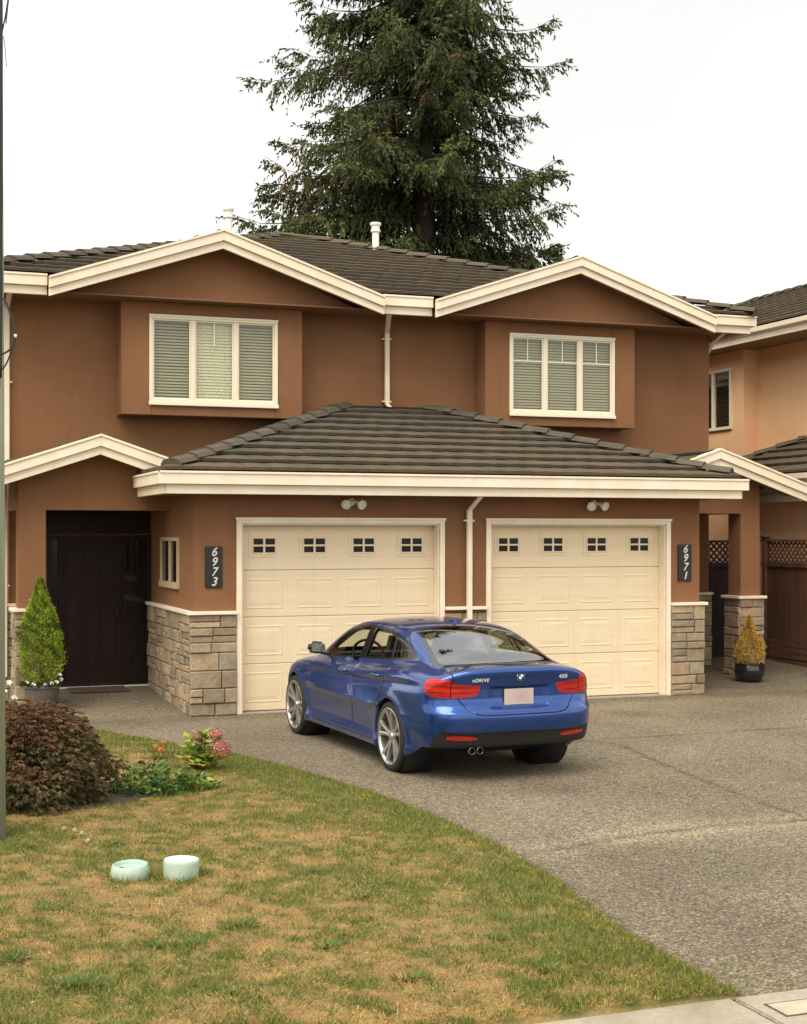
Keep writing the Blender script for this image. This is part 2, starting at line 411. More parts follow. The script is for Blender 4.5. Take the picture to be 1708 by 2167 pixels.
def wall_with_holes(mb, x0, x1, z0, z1, y0, y1, holes):
    """wall slab in the XZ plane with rectangular openings"""
    xs = sorted({x0, x1, *[h[0] for h in holes], *[h[1] for h in holes]})
    for a, b in zip(xs, xs[1:]):
        hs = sorted([(h[2], h[3]) for h in holes if h[0] <= a+1e-6 and h[1] >= b-1e-6])
        z = z0
        for (c, d) in hs:
            if c > z: mb.box(a, b, y0, y1, z, c)
            z = max(z, d)
        if z < z1: mb.box(a, b, y0, y1, z, z1)

GX = [(0.07, 2.83), (3.586, 6.352)]     # garage openings
GT = 2.475
mb = MB()
wall_with_holes(mb, -0.557, 6.911, -0.02, 3.05, 0.0, 0.22, [(a, b, -0.02, GT) for a, b in GX])
mb.build('garage_wall', M['stucco'], house)
# porch side walls of the garage block (left one has a little slider window)
mb = MB()
wy0, wy1, wz0, wz1 = 0.98, 2.12, 1.68, 2.24
for (a, b, c, d) in ((0.22, wy0, -0.02, 3.05), (wy1, 3.0, -0.02, 3.05), (wy0, wy1, -0.02, wz0), (wy0, wy1, wz1, 3.05)):
    mb.box(-0.557, -0.36, a, b, c, d)
mb.build('side_wall', M['stucco'], house)
mb = MB(); mb.box(6.71, 6.911, 0.22, 3.0, -0.02, 3.05); mb.build('side_wall', M['stucco'], house)
# main two-storey body
UW0, UW1 = -2.60, 8.955
mb = MB()
mb.box(UW0, UW1, 3.0, 3.2, 2.86, 6.02)                              # above the porches
for (a, b, c, d) in ((UW0, -2.07, -0.02, 2.86), (-0.557, 6.911, -0.02, 2.86), (6.911, 7.35, -0.02, 2.86), (8.45, UW1, -0.02, 2.86)):
    mb.box(a, b, 3.0, 3.2, c, d)
mb.box(-2.07, -0.557, 3.06, 3.2, 2.32, 2.86); mb.box(7.35, 8.45, 3.0, 3.2, 2.32, 2.86)
mb.box(UW0, UW0+0.2, 3.2, 13.4, -0.02, 6.02); mb.box(UW1-0.2, UW1, 3.2, 13.4, -0.02, 6.02); mb.box(UW0, UW1, 13.4, 13.6, -0.02, 6.02)
mb.build('main_wall', M['stucco'], house)
# dark rooms inside so that nothing shows through
mb = MB(); mb.box(-0.30, 6.65, 0.5, 2.9, 0.02, 2.7); mb.box(-2.3, 8.6, 3.9, 4.0, 0.1, 5.8)
mb.build('interior_lining', M['darkroom'], house)

# ---- stone base
def stones(mb, L, H, place, seed, thick=0.05, long=0.46):
    """ashlar courses filling L x H; place(u, v, w) -> world point, w = outwards"""
    r = random.Random(seed)
    pal = [(0.33,0.27,0.195), (0.30,0.245,0.18), (0.38,0.31,0.225), (0.42,0.335,0.24), (0.33,0.255,0.18), (0.28,0.245,0.19), (0.40,0.31,0.22), (0.35,0.29,0.21)]
    z = 0.0
    while z < H-0.02:
        h = r.choice([0.13, 0.16, 0.19, 0.23])
        if H-z-h < 0.09: h = H-z
        u = 0.0
        while u < L-0.01:
            wd = r.uniform(0.16, long)
            if L-u-wd < 0.12: wd = L-u
            parts = [(0, h)]
            if h > 0.15 and r.random() < 0.4: parts = [(0, h*0.45), (h*0.45, h)]
            for (a, b) in parts:
                t = thick+r.uniform(-0.016, 0.016); g = 0.004
                c = r.choice(pal); k = r.uniform(0.84, 1.14); mb.cur = (c[0]*k*1.03, c[1]*k*.98, c[2]*k*.90)
                x0, x1, z0, z1 = u+g, u+wd-g, z+a+g, z+b-g
                bv = 0.012
                def q(uu, vv, ww): return place(uu, vv, ww)
                j = [r.uniform(-0.006, 0.006) for _ in range(4)]
                base = [q(x0, z0, -0.004), q(x1, z0, -0.004), q(x1, z1, -0.004), q(x0, z1, -0.004)]
                mid = [q(x0, z0, t-bv), q(x1, z0, t-bv), q(x1, z1, t-bv), q(x0, z1, t-bv)]
                top = [q(x0+bv, z0+bv, t+j[0]), q(x1-bv, z0+bv, t+j[1]), q(x1-bv, z1-bv, t+j[2]), q(x0+bv, z1-bv, t+j[3])]
                mb.add(base+mid+top, [(0,1,5,4),(1,2,6,5),(2,3,7,6),(3,0,4,7),(4,5,9,8),(5,6,10,9),(6,7,11,10),(7,4,8,11),(8,9,10,11)])
            u += wd
        z += h
    mb.cur = None
SH = 1.30
def stone_out(mb, mo):
    q = mb.build('stone_base', M['stone'], house, recalc=False); mo.build('stone_mortar', M['mortar'], q)
def front_run(xa, xb, Y, seed, sh=SH, z0=0.0):
    mb = MB(); mo = MB()
    stones(mb, xb-xa, sh, lambda u, v, w_: (xa+u, Y-0.012-w_, z0+v), seed)
    mo.box(xa, xb, Y-0.012, Y-0.001, z0-0.02, z0+sh); stone_out(mb, mo)
def side_run(X, ya, yb, sgn, seed, sh=SH, z0=0.0):
    mb = MB(); mo = MB()
    stones(mb, yb-ya, sh, lambda u, v, w_: (X+sgn*(0.012+w_), ya+u, z0+v+gz(ya+u)*0), seed, long=0.36)
    mo.box(min(X, X+sgn*0.012), max(X, X+sgn*0.012), ya, yb, z0-0.02, z0+sh); stone_out(mb, mo)
front_run(-0.557-0.06, 0.0, 0.0, 1); front_run(2.90, 3.516, 0.0, 2, SH-0.045); front_run(6.422, 6.911+0.06, 0.0, 3)
side_run(-0.557, -0.012, 3.0, -1, 4); side_run(6.911, -0.012, 3.0, 1, 5)
front_run(UW0-0.05, -2.10, 3.0, 6); front_run(6.97, UW1+0.03, 3.0, 7)
def cbox(x0, x1, y0, y1, z=SH): MB().box(x0, x1, y0, y1, z, z+0.045).build('stone_cap', M['trim'], house, bevel=0.006)
cbox(-0.557-0.095, 0.0, -0.095, -0.001); cbox(2.90, 3.516, -0.095, -0.001); cbox(6.422, 6.911+0.095, -0.095, -0.001)
cbox(-0.557-0.095, -0.558, 0.0, 2.998); cbox(6.912, 6.911+0.095, 0.0, 2.9)
cbox(UW0-0.06, -2.10, 2.91, 2.999); cbox(7.01, UW1+0.04, 2.91, 2.999)
# pillars
PL = [(-2.60, -2.245), (8.60, 8.955)]
for i, (a, b) in enumerate(PL):
    pw = MB()
    pw.box(a, b, 1.5, 1.85, 0.0, 2.66); pw.build('porch_pillar', M['stucco'], house)
    front_run(a-0.05, b+0.05, 1.5, 10+i)
    side_run(a, 1.45, 1.9, -1, 20+i); side_run(b, 1.45, 1.9, 1, 30+i)
    cbox(a-0.09, b+0.09, 1.41, 1.94)
    # beam over the porch opening, with the gable triangle above it
xm = [(-2.60, -0.559), (6.913, 8.955)]
for (a, b), (pa, pb) in zip(xm, PL):
    pw = MB(); pk = -1.58 if a < 0 else 2*CX0+1.58
    pw.prism([(a, 2.66), (b, 2.66), (b, 3.62-0.34*abs(b-pk)-0.09), (pk, 3.62-0.09), (a, 3.62-0.34*abs(a-pk)-0.09)], 1, 1.5, 1.85)
    pw.box(pa, pb, 1.85, 2.999, 2.66, 3.05); pw.build('porch_beam', M['stucco'], house)

# ---- roof tiles
def tile_plane(mb, O, e, u, n, W, L, seed, course=0.372, tw=0.335, under=None):
    r = random.Random(seed); O = Vector(O); e = Vector(e).normalized(); u = Vector(u).normalized(); n = Vector(n).normalized()
    k = 0
    while k*course < L:
        s0 = k*course; s1 = min(s0+course+0.05, L+0.02)
        off = (k % 2)*tw*0.5
        a = -off
        while a < W:
            a1 = min(a+tw, W); a0 = max(a, 0)
            if a1-a0 > 0.02:
                c = r.uniform(0.78, 1.22); tone = r.choice([(0.093,0.080,0.060), (0.099,0.084,0.062), (0.088,0.077,0.059)])
                mb.cur = tuple(t*(1+(c-1)*0.40) for t in tone)
                j = r.uniform(-0.003, 0.004); g = 0.003
                lo, hi = 0.072+j, 0.014+j*0.5
                mid = 0.006; gap_ = 0.034                    # slight barrel; open shadow gap under the butt edge
                def P(aa, ss, h): return O+e*aa+u*ss+n*h
                aw = (a0+a1)/2
                vs = [P(a0+g, s0, gap_), P(a1-g, s0, gap_), P(a0+g, s0, lo), P(aw, s0, lo+mid), P(a1-g, s0, lo),
                      P(a0+g, s0+0.03, lo+0.004), P(aw, s0+0.03, lo+mid+0.004), P(a1-g, s0+0.03, lo+0.004),
                      P(a0+g, s1, hi), P(aw, s1, hi+mid), P(a1-g, s1, hi), P(a0+g, s1, 0.0), P(a1-g, s1, 0.0), P(a0+g, s0+0.05, gap_), P(a1-g, s0+0.05, gap_)]
                mb.add(vs, [(0,1,4,3,2), (2,3,6,5), (3,4,7,6), (5,6,9,8), (6,7,10,9), (0,2,5,8,11,13), (1,14,12,10,7,4), (8,9,10,12,11), (0,13,14,1), (13,11,12,14)])
            a += tw
        k += 1
    mb.cur = None

def hip_caps(mb, A, B, seed, wd=0.15, hh=0.075, seg=0.40, lift=0.02):
    r = random.Random(seed); A = Vector(A); B = Vector(B); d = (B-A); L = d.length; d.normalize()
    side = d.cross(Vector((0, 0, 1))).normalized(); up = side.cross(d).normalized()
    n = max(1, int(L/seg)); seg = L/n
    for i in range(n):
        c = r.uniform(0.85, 1.25); mb.cur = (0.088*c, 0.078*c, 0.060*c)
        p0 = A+d*(i*seg-0.03); p1 = A+d*((i+1)*seg+0.03)
        h0 = lift+0.045; h1 = lift+0.012; w0 = wd*1.06; w1 = wd*0.94
        prof = [(-1, -0.05), (-0.72, 0.6), (0, 1.0), (0.72, 0.6), (1, -0.05)]
        vs = [p0+side*(x*w0)+up*(h0+y*hh) for x, y in prof]+[p1+side*(x*w1)+up*(h1+y*hh) for x, y in prof]
        lowc = [p0+side*(-0.9*w0)+up*(-0.03), p0+side*(0.9*w0)+up*(-0.03)]
        mb.add(vs+lowc, [(0,1,6,5), (1,2,7,6), (2,3,8,7), (3,4,9,8), (0,10,11,4,3,2,1)])
    mb.cur = None

PT = 0.335
cl = math.sqrt(1+PT*PT)
EZ = 3.115; EY = -0.47; EXL, EXR = -1.01, 7.30
def up_vec(dx, dy): return Vector((dx, dy, PT)).normalized()
def nrm(dx, dy): return Vector((-dx*PT, -dy*PT, 1)).normalized()
# garage roof: front plane, left plane, right plane
D = 3.0-EY
front = MB()
tile_plane(front, (EXL, EY, EZ), (1,0,0), up_vec(0,1), nrm(0,1), EXR-EXL, D*cl, 1)
front.build('garage_roof', M['tile'], house, clip=[((EXL, EY, 0), (-1, 1, 0)), ((EXR, EY, 0), (1, 1, 0)), ((0, 2.995, 0), (0, 1, 0))])
lp = MB(); tile_plane(lp, (EXL, 3.0, EZ), (0,-1,0), up_vec(1,0), nrm(1,0), 3.0-EY, D*cl, 2)
lp.build('garage_roof_side', M['tile'], house, clip=[((EXL, EY, 0), (1, -1, 0)), ((0, 2.995, 0), (0, 1, 0))])
rp = MB(); tile_plane(rp, (EXR, EY, EZ), (0,1,0), up_vec(-1,0), nrm(-1,0), 3.0-EY, D*cl, 3)
rp.build('garage_roof_side', M['tile'], house, clip=[((EXR, EY, 0), (-1, -1, 0)), ((0, 2.995, 0), (0, 1, 0))])
top = EZ+PT*D
hc = MB(); hip_caps(hc, (EXL+0.12, EY+0.12, EZ+0.05), (EXL+D, 3.0, top), 5)
hc.build('garage_hip_cap', M['tile'], house, recalc=False, clip=[((0, 2.995, 0), (0, 1, 0))]); hc = MB()
hip_caps(hc, (EXR-0.12, EY+0.12, EZ+0.05), (EXR-D, 3.0, top), 6)
hc.build('garage_hip_cap', M['tile'], house, recalc=False, clip=[((0, 2.995, 0), (0, 1, 0))])
ua = MB()
ua.add([(EXL,EY,EZ-0.01),(EXR,EY,EZ-0.01),(EXR-D,3.0,top-0.01),(EXL+D,3.0,top-0.01),(EXL,3.0,EZ-0.01),(EXR,3.0,EZ-0.01)],
       [(0,1,2,3),(0,3,4),(1,5,2)])
ua.build('roof_deck', M['under'], house, recalc=False)
# flashing along the wall
fl = MB(); fl.box(EXL+D-0.25, EXR-D+0.25, 2.955, 2.999, top-0.02, top+0.05)
fl.build('roof_flashing', M['under'], house)

# main roof
MZ = 5.93; MY = 2.16; MXL, MXR = -3.15, 9.27
DD = 5.85; RY = MY+DD; rz_ = MZ+PT*DD; BY = 13.86
mr = MB(); tile_plane(mr, (MXL, MY, MZ), (1,0,0), up_vec(0,1), nrm(0,1), MXR-MXL, DD*cl, 11)
GP = 0.31; GPR = 2*CX0-GP; ZP = 6.70      # upper gable peaks
def under_gable(x, y, z): return any(abs(x-pk) < 2.42 and z < ZP-PT*abs(x-pk)-0.05 for pk in (GP, GPR)) and y < 4.8
kf = []
for i, f in enumerate(mr.f):
    c_ = sum((Vector(mr.v[k]) for k in f), Vector())/len(f)
    if not under_gable(*c_): kf.append(i)
mr.f, mr.c, mr.mi, mr.sm = [[a_[i] for i in kf] for a_ in (mr.f, mr.c, mr.mi, mr.sm)]
mr.build('main_roof', M['tile'], house, clip=[((MXL, MY, 0), (-1, 1, 0)), ((MXR, MY, 0), (1, 1, 0))])
ms = MB(); tile_plane(ms, (MXR, MY, MZ), (0,1,0), up_vec(-1,0), nrm(-1,0), BY-MY, DD*cl, 12)
ms.build('main_roof_side', M['tile'], house, clip=[((MXR, MY, 0), (-1, -1, 0)), ((MXR, BY, 0), (-1, 1, 0))])
ms = MB(); tile_plane(ms, (MXL, BY, MZ), (0,-1,0), up_vec(1,0), nrm(1,0), BY-MY, DD*cl, 13)
ms.build('main_roof_side', M['tile'], house, clip=[((MXL, MY, 0), (1, -1, 0)), ((MXL, BY, 0), (1, 1, 0))])
hc = MB()
A1 = (MXL+DD, RY, rz_); A2 = (MXR-DD, RY, rz_)
hip_caps(hc, (MXL, MY, MZ+0.02), A1, 15); hip_caps(hc, (MXR, MY, MZ+0.02), A2, 16); hip_caps(hc, A1, A2, 17)
hc.build('main_hip_cap', M['tile'], house, recalc=False)
ua = MB(); B1 = (MXL+DD, BY-DD, rz_-0.01)
dz_ = MZ+PT*(4.75-MY)-0.01; dx_ = 4.75-MY
ua.add([(MXL+dx_,4.75,dz_),(MXR-dx_,4.75,dz_),(MXR-DD,RY,rz_-0.01),(MXL+DD,RY,rz_-0.01),(MXL,BY,MZ-0.01),(MXR,BY,MZ-0.01),(MXL,MY,MZ-0.01),(MXR,MY,MZ-0.01)],
       [(0,1,2,3),(1,7,5,2),(4,6,0,3),(5,4,3,2)])
for xa, xb, xc, xd in ((MXL, GP-2.44, GP-0.9, MXL+dx_), (GP+2.44, GPR-2.44, GPR-0.9, GP+0.9), (GPR+2.44, MXR, MXR-dx_, GPR+0.9)):
    ua.add([(xa,MY,MZ-0.01),(xb,MY,MZ-0.01),(xc,4.75,dz_),(xd,4.75,dz_)], [(0,1,2,3)])
ua.build('roof_deck', M['under'], house, recalc=False)

# gable roofs: (peak x, half width left, half width right, peak z, front y, back y, clip planes, rake geometry)
def rake(mbu, mbl, xa, za, xb, zb, y):
    """sloping two step barge board in the plane y, from the peak (xa,za) to the foot (xb,zb); z = top edge"""
    def slab(m_, t0, t1, y0, y1, ext=0.0):
        ex = ext*(1 if xb > xa else -1)
        m_.add([(xa,y0,za-t0),(xb+ex,y0,zb-t0-abs(ex)*PT),(xb+ex,y0,zb-t1-abs(ex)*PT),(xa,y0,za-t1),
                (xa,y1,za-t0),(xb+ex,y1,zb-t0-abs(ex)*PT),(xb+ex,y1,zb-t1-abs(ex)*PT),(xa,y1,za-t1)],
               [(0,1,2,3),(7,6,5,4),(0,4,5,1),(1,5,6,2),(2,6,7,3),(3,7,4,0)])
    slab(mbu, -0.012, 0.022, y-0.088, y+0.02)
    slab(mbu, 0.024, 0.150, y-0.070, y+0.02)
    slab(mbl, 0.152, 0.262, y-0.030, y+0.02)

fas = MB()
def gable(pk, xl, xr, zp, y0, y1, clipL, clipR, seed, rl=None, rr=None):
    """tiled gable with ridge at (pk, zp)"""
    wl, wr = pk-xl, xr-pk
    for sgn, W_, x_, cp in ((-1, wl, xl, clipL), (1, wr, xr, clipR)):
        t = MB(); zc = zp-PT*W_
        if sgn < 0: tile_plane(t, (x_, y1, zc), (0,-1,0), up_vec(1,0), nrm(1,0), y1-y0, W_*cl, seed)
        else: tile_plane(t, (x_, y0, zc), (0,1,0), up_vec(-1,0), nrm(-1,0), y1-y0, W_*cl, seed+1)
        t.build('gable_roof', M['tile'], house, clip=cp+[((0, y1-0.002, 0), (0, 1, 0))])
        d = MB(); d.add([(x_, y0, zc-0.012), (pk, y0, zp-0.012), (pk, y1, zp-0.012), (x_, y1, zc-0.012)], [(0,1,2,3)])
        d.build('roof_deck', M['under'], house, recalc=False, clip=cp)
    h = MB(); hip_caps(h, (pk, y0+0.22, zp-0.045), (pk, y1, zp-0.045), seed+3, wd=0.12, hh=0.05, lift=0.0); h.build('gable_ridge_cap', M['tile'], house, recalc=False, clip=clipL[:1] or None)
mp_no = Vector((0, PT, -1))          # clear what lies under the main roof plane
def above_main(): return [((0, MY, MZ), mp_no)]
gable(GP, GP-2.52, GP+2.52, ZP-0.04, 2.08, 4.75, above_main(), above_main(), 31)
gable(GPR, GPR-2.52, GPR+2.52, ZP-0.04, 2.08, 4.75, above_main(), above_main(), 41)
for pk in (GP, GPR):
    for sgn in (-1, 1): rake(fas, fas, pk, ZP, pk+sgn*2.45, ZP-PT*2.45, 2.09)
# porch gables
PK = -1.58; PKR = 2*CX0+1.58; ZQ = 3.655
gL = Vector((PT, 0, -1)); gR = Vector((-PT, 0, -1))
gable(PK, PK-1.55, PK+1.25, ZQ-0.04, 1.06, 2.998, [], [((EXL, 0, EZ+0.005), gL)], 51)
gable(PKR, PKR-1.25, PKR+1.55, ZQ-0.04, 1.06, 2.998, [((EXR, 0, EZ+0.005), gR)], [], 61)
rake(fas, fas, PK, ZQ, PK-1.6, ZQ-PT*1.6, 1.10); rake(fas, fas, PK, ZQ, PK+1.05, ZQ-PT*1.05, 1.10)
rake(fas, fas, PKR, ZQ, PKR+1.62, ZQ-PT*1.62, 1.10); rake(fas, fas, PKR, ZQ, PKR-1.12, ZQ-PT*1.12, 1.10)
# straight eaves: gutter + fascia board
def eave_x(xa, xb, y, z, el=0.0, er=0.0):
    fas.box(xa-el, xb+er, y-0.105, y-0.085, z-0.022, z+0.008)          # gutter lip
    fas.box(xa-el, xb+er, y-0.09, y-0.0, z-0.155, z-0.018)
    fas.box(xa, xb, y-0.035, y+0.02, z-0.275, z-0.157)
def eave_y(x, sgn, ya, yb, z):
    a, b = sorted((x, x+sgn*0.09)); fas.box(a, b, ya, yb, z-0.155, z-0.018)
    a, b = sorted((x+sgn*0.085, x+sgn*0.105)); fas.box(a, b, ya, yb, z-0.022, z+0.008)
    a, b = sorted((x-sgn*0.02, x+sgn*0.035)); fas.box(a, b, ya, yb, z-0.275, z-0.157)
eave_x(EXL, EXR, EY, EZ, 0.09, 0.09)
eave_y(EXL, -1, EY+0.001, 1.36, EZ); eave_y(EXR, 1, EY+0.001, 1.36, EZ)
eave_x(GP+2.46, GPR-2.46, MY+0.08, MZ)
eave_x(MXL, GP-2.46, MY+0.08, MZ, 0.09, 0); eave_x(GPR+2.46, MXR-0.02, MY+0.08, MZ, 0, 0.09)
eave_y(MXL, -1, MY+0.1, 13.8, MZ); eave_y(MXR-0.02, 1, MY+0.1, 13.8, MZ)
eave_y(PK-1.55, -1, 1.13, 3.0, ZQ-PT*1.55); eave_y(PKR+1.55, 1, 1.13, 3.0, ZQ-PT*1.55)
fas.build('gutter_and_fascia', M['trim'], house, bevel=0.004)
# soffits
so_ = MB()
so_.box(EXL+0.02, EXR-0.02, EY+0.025, -0.001, 2.85, 2.87)
so_.box(EXL+0.02, -0.56, 0.0, 1.36, 2.85, 2.87); so_.box(6.914, EXR-0.02, 0.0, 1.36, 2.85, 2.87)
so_.box(MXL+0.02, MXR-0.03, MY+0.105, 2.999, 5.705, 5.725)
so_.box(UW1+0.001, MXR-0.03, 3.0, 13.8, 5.705, 5.725); so_.box(MXL+0.02, UW0-0.001, 3.0, 13.8, 5.705, 5.725)
for pk in (PK, PKR):
    for sgn in (-1, 1):
        a = pk; b = pk+sgn*1.5
        so_.add([(a,1.13,ZQ-0.20),(b,1.13,ZQ-0.20-PT*1.5),(b,1.499,ZQ-0.20-PT*1.5),(a,1.499,ZQ-0.20),
                 (a,1.13,ZQ-0.18),(b,1.13,ZQ-0.18-PT*1.5),(b,1.499,ZQ-0.18-PT*1.5),(a,1.499,ZQ-0.18)],
                [(0,1,2,3),(7,6,5,4),(0,4,5,1),(1,5,6,2),(2,6,7,3),(3,7,4,0)])
for pk in (GP, GPR):
    for sgn in (-1, 1):
        a = pk; b = pk+sgn*2.40
        so_.add([(a,2.11,ZP-0.20),(b,2.11,ZP-0.20-PT*2.40),(b,2.44,ZP-0.20-PT*2.40),(a,2.44,ZP-0.20),
                 (a,2.11,ZP-0.18),(b,2.11,ZP-0.18-PT*2.40),(b,2.44,ZP-0.18-PT*2.40),(a,2.44,ZP-0.18)],
                [(0,1,2,3),(7,6,5,4),(0,4,5,1),(1,5,6,2),(2,6,7,3),(3,7,4,0)])
so_.box(-2.24, -0.56, 1.86, 2.999, 2.86, 2.88); so_.box(6.914, 8.6, 1.86, 2.999, 2.86, 2.88)
so_.build('soffit', mat('brown soffit', (0.20, 0.10, 0.05), 0.8), house)
# pediments and window bays
for pk in (GP, GPR):
    pd = MB(); pd.prism([(pk-2.12, 5.70), (pk+2.12, 5.70), (pk+2.12, 5.75), (pk, ZP-0.22+0.10), (pk-2.12, 5.75)], 1, 2.43, 2.60); pd.build('gable_pediment', M['stucco'], house, bevel=0.004)
BAYS = [(-1.07, 1.63), (4.62, 7.28)]
WINS = [(-0.67, 1.245), (5.03, 6.90)]
WZ0, WZ1 = 4.225, 5.505
for (a, b), (c, d) in zip(BAYS, WINS):
    bay = MB(); wall_with_holes(bay, a, b, 4.06, 5.698, 2.56, 2.68, [(c+0.03, d-0.03, WZ0+0.03, WZ1-0.03)])
    bay.box(a, a+0.1, 2.68, 2.999, 4.06, 5.698); bay.box(b-0.1, b, 2.68, 2.999, 4.06, 5.698); bay.box(a+0.1, b-0.1, 2.68, 2.999, 4.06, 4.12); bay.build('window_bay', M['stucco'], house, bevel=0.006)

def window3(x0, x1, z0, z1, y, lit, muntin, seed):
    """three-light slider with trim, glass, muntins and blinds"""
    f = MB(); t = 0.052
    f.box(x0, x1, y-0.032, y+0.02, z1-0.05, z1); f.box(x0, x1, y-0.035, y+0.02, z0, z0+0.07)
    f.box(x0, x0+t, y-0.03, y+0.02, z0+0.07, z1-0.05); f.box(x1-t, x1, y-0.03, y+0.02, z0+0.07, z1-0.05)
    f.box(x0-0.012, x1+0.012, y-0.048, y-0.035, z0-0.022, z0+0.03)
    f.box(x0-0.006, x1+0.006, y-0.046, y-0.032, z1-0.018, z1+0.012)
    w3 = (x1-x0)/3
    ms_ = [x0+w3*1.0, x0+w3*2.0]
    for m_ in ms_: f.box(m_-0.030, m_+0.030, y-0.022, y+0.02, z0+0.07, z1-0.05)
    fr = f.build('window', M['frame'], house, bevel=0.005)
    panes = [(x0+t, ms_[0]-0.03), (ms_[0]+0.03, ms_[1]-0.03), (ms_[1]+0.03, x1-t)]
    for i, (a, b) in enumerate(panes):
        sash = MB(); s_ = 0.022
        for q in ((a, a+s_, z0+0.07, z1-0.05), (b-s_, b, z0+0.07, z1-0.05), (a+s_, b-s_, z0+0.07, z0+0.07+s_), (a+s_, b-s_, z1-0.05-s_, z1-0.05)):
            sash.box(q[0], q[1], y-0.006, y+0.018, q[2], q[3])
        if muntin[i]:
            zm = z0+0.07+(z1-z0-0.12)*0.68; xm_ = (a+b)/2
            if muntin[i] == 2: sash.box(a+s_, b-s_, y+0.003, y+0.012, zm-0.009, zm+0.009)
            sash.box(xm_-0.008, xm_+0.008, y+0.002, y+0.011, zm+0.009, z1-0.05-s_)
        sash.build('sash', M['frame'], fr, bevel=0.002)
        g_ = MB(); g_.box(a+s_, b-s_, y+0.013, y+0.017, z0+0.07+s_, z1-0.05-s_); g_.build('pane', M['glass'], fr)
        bl = MB(); r = random.Random(seed+i); z = z0+0.08
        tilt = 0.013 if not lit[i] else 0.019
        while z < z1-0.09:
            dz = r.uniform(-0.002, 0.002)
            bl.add([(a, y+0.055, z+dz), (b, y+0.055, z+dz), (b, y+0.070, z+tilt*2.3+dz), (a, y+0.070, z+tilt*2.3+dz)], [(0,1,2,3)])
            z += 0.044
        bl.box(a, b, y+0.05, y+0.09, z1-0.085, z1-0.055)
        for xc in (a+0.12, b-0.12): bl.box(xc-0.002, xc+0.002, y+0.052, y+0.054, z0+0.07, z1-0.08)
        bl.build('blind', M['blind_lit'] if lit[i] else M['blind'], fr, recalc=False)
        back = MB(); back.box(a-0.02, b+0.02, y+0.20, y+0.22, z0, z1)
        back.build('blind_backing', mat('room behind blind', (0.13, 0.13, 0.09) if not lit[i] else ((0.42, 0.42, 0.33) if seed < 200 else (0.12, 0.18, 0.06)), 0.9), fr)  # backing painted brighter behind the lit pane
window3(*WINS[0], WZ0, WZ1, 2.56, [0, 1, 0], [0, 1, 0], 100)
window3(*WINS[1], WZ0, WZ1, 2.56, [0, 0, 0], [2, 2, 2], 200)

# small slider on the porch side wall
f = MB(); X_ = -0.557
f.box(X_-0.03, X_+0.04, wy0-0.05, wy0, wz0-0.05, wz1+0.05); f.box(X_-0.03, X_+0.04, wy1, wy1+0.05, wz0-0.05, wz1+0.05)
f.box(X_-0.03, X_+0.04, wy0, wy1, wz1, wz1+0.05); f.box(X_-0.045, X_+0.04, wy0-0.06, wy1+0.06, wz0-0.085, wz0)
f.box(X_-0.02, X_+0.03, (wy0+wy1)/2-0.04, (wy0+wy1)/2+0.04, wz0, wz1)
wf = f.build('window', mat('tan window frame', (0.50, 0.38, 0.24), 0.6), house, bevel=0.004)
g_ = MB(); g_.box(X_+0.005, X_+0.012, wy0, wy1, wz0, wz1); g_.build('pane', M['darkglass'], wf)

